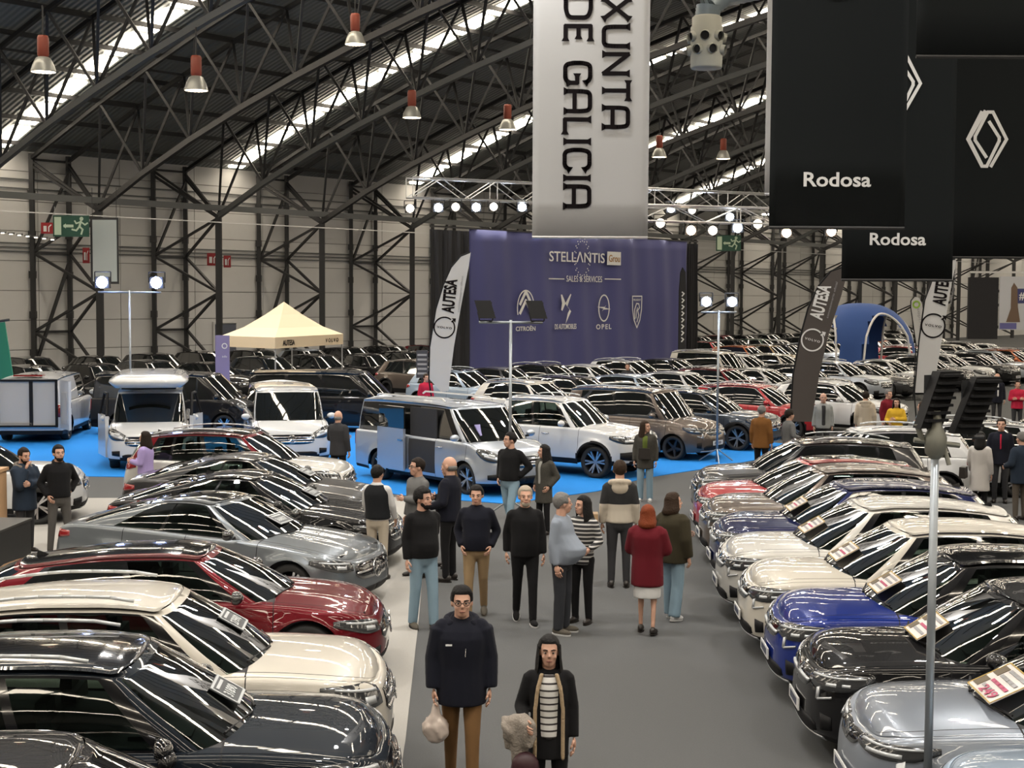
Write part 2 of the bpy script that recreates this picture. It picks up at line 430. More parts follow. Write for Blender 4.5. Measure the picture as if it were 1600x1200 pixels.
def car_patch(s, spec, off, ns=10, nz=5):
    """a lamp or grille that follows the wall: spec = [(arc, zlo, zhi), ...] by distance round the plan from the nose (negative: from the tail)"""
    rear = spec[0][0] < 0 or spec[-1][0] < 0
    X = np.concatenate([s.hl - (1 - np.cos(np.linspace(0, math.pi / 2, 200))) * (s.hl - s.xf), np.linspace(s.xf - .01, -.2, 60)])
    if rear: X = np.concatenate([-s.hl + (1 - np.cos(np.linspace(0, math.pi / 2, 200))) * (s.xr + s.hl), np.linspace(s.xr + .01, .2, 60)])
    Y = s.plan(X); A = np.concatenate([[0], np.cumsum(np.hypot(np.diff(X), np.diff(Y)))])
    sp = np.array(spec, float); sp[:, 0] = np.abs(sp[:, 0])
    lo, hi = pchip(sp[:, (0, 1)]), pchip(sp[:, (0, 2)])
    a0, a1 = sp[:, 0].min(), sp[:, 0].max()
    V = []; F = []
    us = np.concatenate([[0], np.linspace(0, 1, ns), [1]]); vs = np.concatenate([[0], np.linspace(0, 1, nz), [1]])
    for i, u in enumerate(us):
        a = a0 + (a1 - a0) * u; x = float(np.interp(a, A, X))
        for j, v in enumerate(vs):
            edge = i in (0, len(us) - 1) or j in (0, len(vs) - 1)
            z = lo(a) + (hi(a) - lo(a)) * v
            V.append(s.wall(x, float(z), -.012 if edge else off))
    m = len(vs)
    for i in range(len(us) - 1):
        for j in range(m - 1):
            f = (i * m + j, i * m + j + 1, (i + 1) * m + j + 1, (i + 1) * m + j)
            F.append(f if not rear else f[::-1])
    return V, F
def mirror(V, F): return [(v[0], -v[1], v[2]) for v in V], [f[::-1] for f in F]
def car_mesh(t, lod):
    """all meshes of one car type: {part: (V, F, normals)}"""
    s = Shape(t, lod); xs = s.stations(); parts = {}
    nz, nfl = ((12, 5), (7, 3), (4, 2))[lod]
    V = []; F = []; K = []
    grid = {}
    n = len(xs)
    seam = t.get('seams', []); doors = t.get('doors', [])
    for sd in (1, -1):
        for i, x in enumerate(xs):
            zl, zt = s.zlow(x), float(s.ztop(x)); zs = list(np.linspace(zl, zt - s.rf, nz + 1)) + [zt - s.rf + s.rf * math.sin(a) for a in np.linspace(0, math.pi / 2, nfl + 1)[1:]]
            for j, z in enumerate(zs):
                if sd == -1 and i in (0, n - 1): grid[sd, i, j] = grid[1, i, j]; continue
                p = s.wall(x, z); p[1] *= sd
                grid[sd, i, j] = len(V); V.append(p)
    m = nz + nfl
    for sd in (1, -1):
        for i in range(n - 1):
            xm = (xs[i] + xs[i + 1]) / 2
            for j in range(m):
                f = (grid[sd, i, j], grid[sd, i + 1, j], grid[sd, i + 1, j + 1], grid[sd, i, j + 1])
                F.append(f[::-1] if sd == 1 else f)
                zm = sum(V[k][2] for k in f) / 4
                key = 'body'
                clad = t.get('clad', 0)
                if zm < s.gc + .10 and clad is not None and j < nz: key = 'lower_trim'
                if clad:
                    for w in s.wx:
                        if math.hypot(xm - w, zm - s.r) < s.R + clad and j < nz: key = 'lower_trim'
                if key == 'body' and lod < 2 and zm > s.gc + .1 and j < m - 1:
                    if any(abs(xm - q) < .004 for q in seam): key = ('door_gap', 0, sd)
                    elif lod == 0:
                        for di, (d0, d1) in enumerate(doors):
                            if d0 < xm < d1: key = ('door', di, sd)
                K.append(key)
    # deck: bonnet, scuttle, cabin floor, boot
    ny = (14, 8, 6)[lod]
    fr = list(np.linspace(1, -1, ny + 1))
    if lod == 0: fr = sorted(set(np.round(list(np.linspace(1, .93, 3)) + [.90, .888] + list(np.linspace(.86, -.86, 13)) + [-.888, -.90] + list(np.linspace(-.93, -1, 3)), 4)), reverse=True)
    cr = t.get('crown', .075); dk = {}
    for i, x in enumerate(xs):
        a = np.array(V[grid[1, i, m]]); Y = a[1]
        for j, q in enumerate(fr):
            if j == 0: dk[i, j] = grid[1, i, m]; continue
            if j == len(fr) - 1: dk[i, j] = grid[-1, i, m]; continue
            z = a[2] + cr * (1 - abs(q) ** 2.4) * min(1, Y / .55)
            if t.get('powerdome') and x > t['cowl']: z += .018 * math.exp(-((abs(q) - .5) / .12) ** 2) * min(1, Y / .55)
            dk[i, j] = len(V); V.append(np.array([a[0], Y * q, z]))
    G = t['gh']
    for i in range(n - 1):
        xm = (xs[i] + xs[i + 1]) / 2
        for j in range(len(fr) - 1):
            f = (dk[i, j], dk[i, j + 1], dk[i + 1, j + 1], dk[i + 1, j])
            F.append(f[::-1]); qm = abs(fr[j] + fr[j + 1]) / 2
            key = 'body'
            if G['xrb'] + .06 < xm < t['cowl'] - .015 and qm < .9: key = 'cabin'
            elif xm > t['cowl'] - .015 and lod < 2:
                Ym = V[grid[1, i, m]][1]
                if xm < t['cowl'] or (lod == 0 and .888 < qm < .90 and Ym > .35): key = 'bonnet_gap'
                elif qm < .9 and Ym > .35: key = 'bonnet'
            K.append(key)
    parts.update(split_parts(V, F, K))
    # greenhouse
    uf, ur = .30, .72
    us = list(np.linspace(0, uf, (12, 7, 5)[lod])) + list(np.linspace(uf, ur, (14, 8, 5)[lod])) + list(np.linspace(ur, 1, (9, 6, 4)[lod]))
    wins = t['wins']; us += [u for w in wins for u in w[:2]] + [.245, .78]
    us = sorted(set(np.round(us, 4)))
    us = [u for k, u in enumerate(us) if k == 0 or u - us[k - 1] > .004]
    ts = [0, .035, .06] + list(np.linspace(.06, .90, (6, 4, 2)[lod]))[1:] + [.93, 1.0]
    zr = pchip(G['roof'])
    def outline(u, xf, xr, af, ar, nf, nr):
        if u <= uf:
            th = u / uf * math.pi / 2; return xf - af + af * math.cos(th) ** (2 / nf), math.sin(th) ** (2 / nf) if u > 0 else 0.0
        if u >= ur:
            th = (1 - u) / (1 - ur) * math.pi / 2; return xr + ar - ar * math.cos(th) ** (2 / nr), math.sin(th) ** (2 / nr) if u < 1 else 0.0
        k = (u - uf) / (ur - uf); return (xf - af) * (1 - k) + (xr + ar) * k, 1.0
    edge = lambda x: s.wall(x, float(s.ztop(x)))[1]
    V = []; F = []; K = []; gg = {}
    drop = G.get('drop', .045)
    def rw(x): return G['wr'] - G.get('rtaper', .05) * max(0, (G['xwt'] - x) / (G['xwt'] - G['xrt'])) ** 2
    for sd in (1, -1):
        for i, u in enumerate(us):
            bx, by = outline(u, G['xwb'], G['xrb'], G.get('baf', .42), G.get('bar', .22), 2.3, 3.5)
            tx, ty = outline(u, G['xwt'], G['xrt'], G.get('taf', .20), G.get('tar', .18), 2.3, 3.2)
            B = np.array([bx, by * (edge(np.clip(bx, -s.hl + .1, s.hl - .1)) - .015), float(s.ztop(bx)) + cr * (1 - by ** 2.4) * .9 - .012])
            T = np.array([tx, ty * rw(tx), float(zr(tx)) - drop * abs(ty) ** 2.5])
            for j, q in enumerate(ts):
                if sd == -1 and i in (0, len(us) - 1): gg[sd, i, j] = gg[1, i, j]; continue
                p = B * (1 - q) + T * q
                bul = math.sin(math.pi * q) * G.get('bulge', .035)
                p[1] += bul * by * .9; p[2] += bul * (1 - by) * .9
                p[0] += bul * (1 - by) * (.5 if u < .5 else -.6)
                p[1] *= sd
                gg[sd, i, j] = len(V); V.append(p)
    m = len(ts) - 1
    for sd in (1, -1):
        for i in range(len(us) - 1):
            um = (us[i] + us[i + 1]) / 2
            for j in range(m):
                tm = (ts[j] + ts[j + 1]) / 2
                f = (gg[sd, i, j], gg[sd, i + 1, j], gg[sd, i + 1, j + 1], gg[sd, i, j + 1])
                F.append(f[::-1] if sd == 1 else f)
                key = 'body_top'
                if um < .245: key = 'windshield' if .035 < tm < .93 else ('windshield_surround' if tm < .5 else 'body_top')
                elif um > .78: key = ('rear_window' if .06 < tm < .9 else 'body_top') if t.get('rearglass', True) else 'body_top'
                elif wins and wins[0][0] - .02 < um < wins[-1][1] + .012:
                    if tm < .035: key = (t.get('beltmat', 'window_frame'), 0, sd)
                    elif tm > .93: key = 'body_top'
                    else:
                        key = ('window_frame', 0, sd)
                        for wi, w in enumerate(wins):
                            if w[0] < um < w[1] and .06 < tm < .90: key = ('side_window', wi, sd)
                K.append(key)
    # roof
    rr = np.linspace(1, -1, (11, 7, 5)[lod]); rg = {}
    for i, u in enumerate(us):
        a = np.array(V[gg[1, i, m]])
        for j, q in enumerate(rr):
            if j == 0: rg[i, j] = gg[1, i, m]; continue
            if j == len(rr) - 1: rg[i, j] = gg[-1, i, m]; continue
            base = a[2]; top = base + drop * (1 - abs(q) ** 2.5) * min(1, a[1] / .4)
            rg[i, j] = len(V); V.append(np.array([a[0], a[1] * q, top]))
    for i in range(len(us) - 1):
        for j in range(len(rr) - 1):
            F.append((rg[i, j], rg[i + 1, j], rg[i + 1, j + 1], rg[i, j + 1]))
            qm = abs(rr[j] + rr[j + 1]) / 2
            K.append('roof_panel' if qm < .8 else 'body_top')
    parts.update(split_parts(V, F, K))
    # under-body, closes the wheel wells
    b = MB(); b.box((0, 0, (s.gc + .75) / 2 + .03), (t['L'] - .5, t['W'] - .62, .72 - s.gc)); b.box(((s.wx[0] + s.wx[1]) / 2, 0, s.gc + .08), (t['wb'] - 2 * s.R - .06, t['W'] - .22, .12))
    parts['floor_pan'] = (b.V, b.F, None)
    return parts, s
def wheel_meshes():
    out = {}
    tyre = MB().lathe([(.70, -.098), (.80, -.115), (.93, -.118), (.985, -.09), (1.0, -.03), (1.0, .03), (.985, .09), (.93, .118), (.80, .115), (.70, .098)], axis='y', n=28)
    out['tyre'] = tyre.mesh('tyre', RUBBER, True)
    low = MB().lathe([(.70, -.30), (.86, -.34), (.98, -.28), (1.0, 0), (.98, .28), (.86, .34), (.70, .3)], axis='y', n=16)
    def rim(kind):
        b = MB().lathe([(.735, .10), (.74, .085), (.68, .07), (.64, -.02), (.62, -.10), (.3, -.10), (.01, -.1)], axis='y', n=28)
        hub = MB()
        hub.lathe([(.0, .07), (.10, .07), (.13, .055), (.14, -.06)], axis='y', n=14)
        ns = {'five': 5, 'multi': 10, 'six': 6, 'star': 5}[kind]
        for k in range(ns):
            a = 2 * math.pi * k / ns
            for da in ((-.16, .16) if kind in ('five', 'six') else (0,)):
                w0, w1 = (.05, .045) if kind != 'star' else (.11, .07)
                p0, p1 = .10, .70
                c0, s0 = math.cos(a), math.sin(a); c1, s1 = math.cos(a + da), math.sin(a + da)
                V = []
                for (r, c, sn, w, d) in ((p0, c0, s0, w0, .062), (p1, c1, s1, w1, .088)):
                    for e in (-1, 1):
                        for dd in (d, d - .05): V.append((r * c - e * w * sn, dd, r * sn + e * w * c))
                hub.add(V, [(0, 4, 6, 2), (1, 3, 7, 5), (0, 1, 5, 4), (2, 6, 7, 3)])
        return b, hub
    for k in ('five', 'multi', 'six', 'star'):
        b, h = rim(k); out['rim_' + k] = h.mesh('rim_spokes', ALLOY); out['rimd_' + k] = h.mesh('rim_spokes', DARKALLOY)
        if k == 'five': out['barrel'] = b.mesh('rim_barrel', DARKALLOY, True)
    return out
WHEEL = wheel_meshes()
DIAMOND = [((0, 1), (.60, 0)), ((.60, 0), (.12, -.92)), ((-.12, .92), (-.60, 0)), ((-.60, 0), (0, -1))]
def star_mesh():
    b = MB(); n = 20
    for k in range(n):
        a0, a1 = 2 * math.pi * k / n, 2 * math.pi * (k + 1) / n
        b.tube((0, math.cos(a0), math.sin(a0)), (0, math.cos(a1), math.sin(a1)), .075, n=5, cap=False)
    for k in range(3):
        a = math.pi / 2 + k * 2 * math.pi / 3; c, s = math.cos(a), math.sin(a); w = .17
        b.add([(.06, 0, 0), (0, -s * w, c * w), (0, c, s), (0, s * w, -c * w), (0, 0, 0)], [(0, 1, 2), (0, 2, 3), (0, 3, 4), (0, 4, 1)])
    return b.mesh('star_emblem', CHROME)
def diamond_mesh():
    b = MB(); w = .11
    # outer and inner interlaced rhombs
    def stroke(p, q):
        d = Vector((q[0] - p[0], q[1] - p[1], 0)).normalized(); nn = Vector((-d.y, d.x, 0)) * w
        V = []
        for e in (-1, 1):
            for (a, b_) in (p, q): V.append((.05, a + e * nn.x, b_ + e * nn.y))
        V += [(0.0, v[1], v[2]) for v in V]
        b.add(V, [(0, 1, 3, 2), (4, 6, 7, 5), (0, 4, 5, 1), (2, 3, 7, 6), (0, 2, 6, 4), (1, 5, 7, 3)])
    for a, c in DIAMOND: stroke(a, c)
    stroke((0, .45), (.28, 0)); stroke((.28, 0), (0, -.45)); stroke((0, .45), (-.28, 0)); stroke((-.28, 0), (0, -.45))
    return b.mesh('diamond_emblem', CHROME)
STAR, DIAM = star_mesh(), diamond_mesh()
PAINTED = ('body', 'body_top', 'bonnet', 'roof_panel', 'door', 'mirror')
def part_obj(name, root, V, F, N, m):
    me = mesh(name, V, F, m, True, N)
    return link(name, me, root)
def build_car(t, lod, name='car'):
    root = empty(name)
    parts, s = car_mesh(t, lod)
    gl = GLASS if lod == 0 else DARKGLASS
    M = {'windshield': DARKGLASS if t['L'] == 5.14 else gl, 'rear_window': gl if lod == 0 else DARKGLASS, 'side_window': gl, 'window_frame': GLOSSBLACK, 'chrome_strip': CHROME, 'windshield_surround': BLACK,
         'lower_trim': BLACK, 'door_gap': BLACK, 'bonnet_gap': BLACK, 'cabin': INTERIOR, 'floor_pan': BLACK}
    # lower body and cabin shell are both painted
    parts['cabin_shell'] = parts.pop('body_top')
    doors = []
    for k, (V, F, N) in parts.items():
        if isinstance(k, tuple):
            o = part_obj(k[0], root, V, F, N, P['white'] if k[0] == 'door' else M[k[0]] if k[0] != 'side_window' else (DARKGLASS if t.get('privacy') and k[1] > 0 else gl))
            if k[0] == 'door': doors.append((k, o))
        else: part_obj(k, root, V, F, N, M.get(k, P['white']))
    gap_z = t['belt'][2][1] - .16
    for (k, o) in doors:
        d0, d1 = t['doors'][k[1]]; x = d0 + .17
        p = s.wall(x, gap_z, .022)
        b = MB()
        pts = [s.wall(x - .10 + .04 * q, gap_z, .012 + .028 * math.sin(math.pi * q / 5)) for q in range(6)]
        b.path([(a[0], a[1] * k[2], a[2]) for a in pts], .014, 5)
        b.obj('door_handle', CHROME if t.get('chrome') else GLOSSBLACK, o, True)
    # wheels
    W = []
    for wx in s.wx:
        for sd in (1, -1):
            y = sd * (s.hw - .125 - t.get('winset', .01))
            w = link('wheel', WHEEL['tyre'], root); w.location = (wx, y, s.r)
            k = s.r; w.scale = (k, .95, k); w.rotation_euler = (0, RNG.uniform(0, 1.2), 0 if sd == 1 else math.pi)
            link('rim_barrel', WHEEL['barrel'], w)
            if lod < 2: link('rim', WHEEL[t.get('rim', 'rim_five')], w)
    # mirrors
    g = t['gh']
    for sd in (1, -1):
        b = MB(); mx = g['xwb'] - .42 - t.get('mirback', .1); mz = float(s.ztop(mx)) + .10
        y0 = float(s.plan(mx)) - .03
        b.ball((mx - .02, y0 + .135, mz), (.085, .115, .075), 10, 8)
        for q, v in enumerate(b.V):
            v = list(v)
            if v[0] < mx - .06: v[0] = mx - .06
            b.V[q] = (v[0], v[1] * sd, v[2])
        if sd == -1: b.F = [f[::-1] for f in b.F]
        mo = b.obj('mirror', P['white'], root, True)
        if lod == 0: MB().tube((mx - .01, (y0 - .03) * sd, mz - .06), (mx - .02, (y0 + .09) * sd, mz - .05), .025).obj('mirror_arm', BLACK, mo)
    # lamps, grille, plate
    for sd in (1, -1):
        def add(spec, off, nm, m, parent=root, ns=10, nz=4):
            V, F = car_patch(s, spec, off, ns if lod < 2 else 5, nz if lod < 2 else 2)
            if sd == -1: V, F = mirror(V, F)
            return link(nm, mesh(nm, V, F, m), parent)
        h = add(t['head'], .010, 'headlight', LENS)
        if lod < 2:
            for dr in t.get('drl', []): add(dr, .016, 'light_strip', LAMPSILVER, h, 8, 2)
        add([(-a, b, c) for a, b, c in t['tail']], .010, 'taillight', TAIL)
        if lod < 2:
            for q in t.get('vents', []): add(q, .008, 'air_intake', BLACK, root, 6, 3)
    def centre(spec, off, nm, m, parent=root, ns=9, nz=4):
        V, F = car_patch(s, spec, off, ns if lod < 2 else 4, nz if lod < 2 else 2); V2, F2 = mirror(V, F); n = len(V)
        # the two halves share the centre line
        return link(nm, mesh(nm, list(V) + V2, list(F) + [tuple(i + n for i in f) for f in F2], m), parent)
    gr = centre(t['grille'], .006, 'grille', GLOSSBLACK)
    if lod < 2:
        g0 = t['grille']; zl, zh = g0[0][1], g0[0][2]
        for q in range(t.get('slats', 2)):
            z = zl + (zh - zl) * (q + 1) / (t.get('slats', 2) + 1)
            a1 = g0[-1][0] - .03
            centre([(0, z - .012, z + .012), (a1, z - .010, z + .010)], .022, 'grille_slat', CHROME if t.get('chrome') else LAMPSILVER, gr, 7, 2)
        zc = t.get('emz', (zl + zh) / 2); p = s.wall(s.hl - 1e-4, zc, .03)
        e = link('emblem', STAR if t.get('emblem') == 'star' else DIAM, gr); e.location = (p[0], 0, p[2])
        k = t.get('emk', .095) if t.get('emblem') == 'star' else .085; e.scale = (k, k, k); e.rotation_euler = (0, -.12, 0)
        centre(t['lower'], .006, 'lower_grille', BLACK)
        if t.get('skid'): centre(t['skid'], .010, 'skid_plate', LAMPSILVER)
        pz = t.get('plz', .42)
    if lod < 2 and t.get('plate'):
        p = s.wall(s.hl - 1e-4, pz, .02)
        pl = MB().box((p[0], 0, pz), (.014, .52, .115)).obj('number_plate', PLATE, root)
        b = MB()
        for q in range(7): b.box((p[0] + .008, -.18 + .055 * q, pz), (.003, .036, .07))
        b.obj('plate_characters', PLATEMARK, pl)
    if lod < 2:
        b = MB()
        for sd in (1, -1):
            x0 = g['xwb'] - .03; zz = float(s.ztop(x0)) + t.get('crown', .075) + .012
            b.path([(x0 + .015, sd * .08, zz), (x0 - .13, sd * .58, zz - .01)], .010, 5)
        b.obj('wiper', BLACK, root)
    if t.get('rails') and lod < 2:
        zr = pchip(g['roof'])
        for sd in (1, -1):
            x0, x1 = g['xrt'] + .25, g['xwt'] - .3; pts = []
            for q in np.linspace(0, 1, 9):
                x = x0 + (x1 - x0) * q; pts.append((x, sd * (g['wr'] - .045), float(zr(x)) + .015 + .03 * math.sin(math.pi * q) ** .4))
            MB().path(pts, .016, 6).obj('roof_rail', GLOSSBLACK if t['rails'] == 'b' else LAMPSILVER, root, True)
    if lod == 0:
        sx = g['xwb'] - 1.45
        for dx in (0, -.85):
            for sd in ((1, -1) if dx == 0 else (1, -1)):
                b = MB(); z0 = float(s.ztop(sx + dx)) - .16
                b.box((sx + dx, sd * .38, z0 + .14), (.13, .46, .36), taper=.85); b.box((sx + dx - .04, sd * .38, z0 + .36), (.10, .26, .13), taper=.85)
                b.obj('seat', INTERIOR, root)
        b = MB(); b.lathe([(.17, 0), (.19, .02), (.17, .04), (.15, .02), (.17, 0)], (g['xwb'] - .93, .37, float(s.ztop(sx)) + .05), axis='x', n=16)
        b.obj('steering_wheel', BLACK, root, True)
        z = float(s.ztop(g['xwb'] - .4)); MB().box((g['xwb'] - .62, 0, z + .02), (.45, 1.25, .10)).obj('dashboard', INTERIOR, root)
    if lod == 0 and t.get('antenna', True):
        x = g['xrt'] + .22; z = float(pchip(g['roof'])(x))
        MB().add([(x - .09, -.02, z - .01), (x - .09, .02, z - .01), (x + .09, 0, z - .01), (x - .08, 0, z + .055)], [(0, 1, 3), (1, 2, 3), (2, 0, 3)]).obj('antenna_fin', GLOSSBLACK, root)
    return root
def T_(base, **kw): d = dict(base); d.update(kw); return d
SUV = dict(L=4.45, W=1.84, r=.36, fo=.86, wb=2.73, gc=.22, cowl=.98, clad=.045, rails='s', emblem='star', chrome=True,
    belt=[(-2.225, 1.02), (-1.6, 1.06), (-.6, 1.03), (.6, 1.0), (1.0, 1.0), (1.6, .97), (2.0, .92), (2.225, .84)],
    gh=dict(xwb=1.13, xwt=.30, xrt=-1.86, xrb=-2.12, wr=.62, roof=[(-1.95, 1.48), (-1.3, 1.57), (-.7, 1.612), (-.3, 1.612), (.0, 1.595), (.2, 1.565), (.36, 1.525)], bulge=.045, baf=.45, taf=.16, bar=.25, tar=.25),
    wins=[(.325, .475), (.49, .60), (.612, .668)], seams=[.98, -.02, -1.06], doors=[(-.015, .975), (-1.055, -.025)],
    head=[(.60, .70, .85), (.80, .69, .91), (1.12, .77, .92), (1.28, .84, .91)], drl=[[(.66, .82, .845), (1.15, .88, .90)], [(.72, .73, .79), (.86, .73, .80)]],
    tail=[(.52, .90, 1.00), (.95, .88, 1.01), (1.15, .92, .99)], grille=[(0, .54, .80), (.34, .56, .80), (.50, .64, .79)],
    lower=[(0, .27, .37), (.5, .27, .37), (.62, .30, .36)], vents=[[(.62, .32, .48), (.86, .34, .46)]], skid=[(0, .235, .265), (.55, .235, .265)], plz=.43, rim='rim_five')
SEDAN = T_(SUV, L=4.69, W=1.83, r=.335, fo=.88, wb=2.73, gc=.17, cowl=.98, clad=0, rails=None, crown=.06, powerdome=True,
    belt=[(-2.345, .96), (-1.8, 1.03), (-.9, 1.0), (.4, .94), (1.0, .91), (1.6, .85), (2.1, .76), (2.345, .68)],
    gh=dict(xwb=1.16, xwt=.22, xrt=-.98, xrb=-1.95, wr=.56, roof=[(-1.05, 1.32), (-.8, 1.375), (-.5, 1.42), (-.2, 1.435), (.0, 1.42), (.15, 1.39), (.28, 1.35)], baf=.5, taf=.18, bar=.30, tar=.2, bulge=.045),
    wins=[(.325, .515), (.53, .66)], seams=[.98, -.12, -1.1], doors=[(-.115, .975), (-1.095, -.125)], beltmat='chrome_strip',
    head=[(.58, .57, .68), (.78, .57, .72), (1.10, .64, .74), (1.24, .68, .73)], drl=[[(.62, .655, .68), (1.1, .70, .72)], [(.7, .60, .64), (.85, .61, .66)]],
    tail=[(.50, .86, .93), (.9, .83, .95), (1.15, .86, .93)], grille=[(0, .42, .64), (.38, .43, .64), (.54, .50, .62)],
    lower=[(0, .20, .30), (.5, .2, .3), (.62, .24, .29)], vents=[[(.60, .24, .40), (.88, .27, .38)]], skid=None, plz=.34, slats=1, emk=.12)
WAGON = T_(SEDAN, beltmat='window_frame', belt=[(-2.345, .98), (-1.8, 1.03), (-.9, 1.0), (.4, .94), (1.0, .91), (1.6, .86), (2.1, .77), (2.345, .69)],
    cowl=1.12, seams=[1.12, .02, -1.0], doors=[(.025, 1.115), (-.995, .015)], gh=dict(xwb=1.28, xwt=.38, xrt=-1.72, xrb=-2.2, wr=.57, roof=[(-1.8, 1.28), (-1.2, 1.37), (-.6, 1.43), (-.1, 1.44), (.15, 1.425), (.3, 1.395), (.44, 1.36)], baf=.5, taf=.18, bar=.3, tar=.25, bulge=.045),
    wins=[(.325, .475), (.49, .61), (.622, .668)], rim='rimd_multi', r=.35, privacy=True)
CROSS = T_(SUV, L=4.25, W=1.80, r=.345, fo=.83, wb=2.64, gc=.21, cowl=.90, clad=.04, emblem='diamond', chrome=False, rails=None, crown=.085, plate=True,
    belt=[(-2.125, 1.0), (-1.5, 1.07), (-.6, 1.03), (.5, .98), (.95, .98), (1.5, .97), (1.9, .92), (2.125, .84)],
    gh=dict(xwb=1.10, xwt=.30, xrt=-1.66, xrb=-2.0, wr=.59, roof=[(-1.75, 1.43), (-1.2, 1.53), (-.6, 1.578), (-.2, 1.578), (.05, 1.56), (.22, 1.53), (.36, 1.49)], bulge=.045, baf=.5, taf=.18, bar=.28, tar=.25),
    wins=[(.325, .485), (.50, .62), (.632, .665)], seams=[.90, -.06, -1.0], doors=[(-.055, .895), (-.995, -.065)],
    head=[(.40, .76, .83), (.62, .71, .87), (.98, .74, .89), (1.20, .84, .89)], drl=[[(.44, .805, .820), (1.12, .858, .873)], [(.60, .62, .72), (.635, .61, .73)], [(.62, .61, .628), (.80, .655, .672)], [(.72, .755, .785), (.84, .765, .795)], [(.90, .775, .80), (.98, .78, .805)]],
    tail=[(.45, .92, .98), (.9, .90, 1.0), (1.1, .92, .98)], grille=[(0, .66, .81), (.30, .67, .82), (.44, .74, .82)],
    lower=[(0, .28, .42), (.46, .28, .42), (.58, .31, .38)], vents=[[(.66, .34, .50), (.80, .36, .48)]], skid=[(0, .225, .27), (.66, .23, .27)], plz=.46, emz=.775, slats=1, rim='rimd_star')
HATCH = T_(CROSS, L=4.20, W=1.76, r=.34, gc=.19, clad=0, skid=[(0, .20, .24), (.6, .21, .24)],
    belt=[(-2.1, .96), (-1.5, 1.02), (-.6, .98), (.5, .94), (.95, .94), (1.5, .92), (1.9, .87), (2.1, .79)],
    gh=dict(xwb=1.08, xwt=.22, xrt=-1.6, xrb=-2.0, wr=.58, roof=[(-1.7, 1.35), (-1.2, 1.44), (-.6, 1.495), (-.2, 1.49), (0, 1.475), (.16, 1.445), (.28, 1.405)], bulge=.045, baf=.5, taf=.18, bar=.28, tar=.25),
    head=[(.30, .73, .79), (.62, .70, .81), (1.0, .73, .84), (1.2, .80, .84)], drl=[[(.34, .765, .78), (1.08, .815, .83)], [(.86, .50, .70), (.93, .51, .73)], [(.5, .72, .745), (.9, .74, .77)]],
    grille=[(0, .66, .77), (.22, .68, .78), (.32, .73, .78)], lower=[(0, .25, .37), (.46, .25, .37), (.58, .28, .34)], vents=[[(.70, .31, .44), (.84, .33, .42)]], plz=.42, emz=.745, slats=0)
MPV = T_(CROSS, L=4.40, W=1.81, r=.33, clad=None, rails='s', belt=[(-2.2, 1.08), (-1.5, 1.08), (.5, 1.06), (1.1, 1.04), (1.7, .95), (2.0, .86), (2.2, .74)], cowl=1.15,
    gh=dict(xwb=1.35, xwt=.72, xrt=-2.05, xrb=-2.16, wr=.68, roof=[(-2.1, 1.76), (-1.2, 1.82), (0, 1.83), (.5, 1.80), (.75, 1.75)], baf=.45, taf=.2, bar=.15, tar=.15), seams=[1.15, .05, -1.0], doors=[(.055, 1.145), (-.995, .045)])
VAN = dict(L=5.14, W=1.93, r=.345, fo=.90, wb=3.20, gc=.22, cowl=1.72, clad=0, emblem='star', chrome=True, crown=.06, af=.60, ar=.16, nr=5, fillet=.05,
    belt=[(-2.57, 1.12), (-1, 1.13), (1.2, 1.12), (1.75, 1.10), (2.15, .99), (2.45, .87), (2.57, .78)],
    side=[(0, .05), (.12, .02), (.5, 0), (.8, .006), (1, .028)], rear=[(0, .05), (.1, .01), (1, .02)],
    gh=dict(xwb=1.92, xwt=1.12, xrt=-2.46, xrb=-2.54, wr=.78, rtaper=.0, roof=[(-2.5, 1.86), (-1.5, 1.90), (.3, 1.91), (.9, 1.885), (1.2, 1.82)], baf=.45, taf=.22, bar=.10, tar=.10, bulge=.02, drop=.05),
    wins=[(.325, .435), (.45, .57), (.585, .70)], seams=[1.72, .62, -.55], doors=[(.625, 1.715)],
    head=[(.58, .74, .86), (.80, .74, .96), (1.05, .82, 1.02), (1.22, .95, 1.02)], drl=[[(.64, .77, .81), (1.0, .86, .90)], [(.74, .82, .90), (.9, .86, .94)]],
    tail=[(.80, .75, 1.10), (.93, .75, 1.10), (.99, .8, 1.05)], grille=[(0, .60, .83), (.40, .61, .83), (.56, .68, .82)], slats=3,
    lower=[(0, .30, .42), (.5, .30, .42), (.62, .33, .39)], vents=[[(.68, .36, .50), (.92, .38, .48)]], plz=.50, rim='rim_five', mirback=.0, privacy=True)
PANEL = T_(VAN, wins=[(.325, .435)], rearglass=False)
PICKUP = T_(SUV, L=5.34, W=1.92, r=.385, fo=.95, wb=3.15, gc=.32, cowl=1.28, clad=.05, powerdome=True, archgap=.07, flare=.045,
    belt=[(-2.67, 1.16), (-1.6, 1.16), (-.6, 1.17), (.8, 1.16), (1.3, 1.15), (1.9, 1.10), (2.4, 1.02), (2.67, .90)],
    gh=dict(xwb=1.42, xwt=.72, xrt=-1.05, xrb=-1.25, wr=.64, roof=[(-1.1, 1.76), (-.6, 1.81), (0, 1.82), (.4, 1.81), (.8, 1.745)], baf=.4, taf=.18, bar=.15, tar=.15),
    wins=[(.325, .50), (.515, .64), (.65, .68)], seams=[1.28, .2, -.85], doors=[(.205, 1.275), (-.845, .195)],
    head=[(.60, .84, .98), (.80, .84, 1.02), (1.12, .90, 1.03), (1.26, .95, 1.02)], drl=[[(.66, .94, .97), (1.15, .985, 1.01)], [(.72, .87, .92), (.86, .87, .93)]],
    grille=[(0, .66, .95), (.36, .68, .95), (.52, .76, .93)], lower=[(0, .40, .52), (.5, .4, .52), (.62, .43, .5)], vents=[[(.64, .45, .66), (.98, .48, .64)]], skid=[(0, .34, .385), (.6, .34, .385)], plz=.57, rim='rim_six')
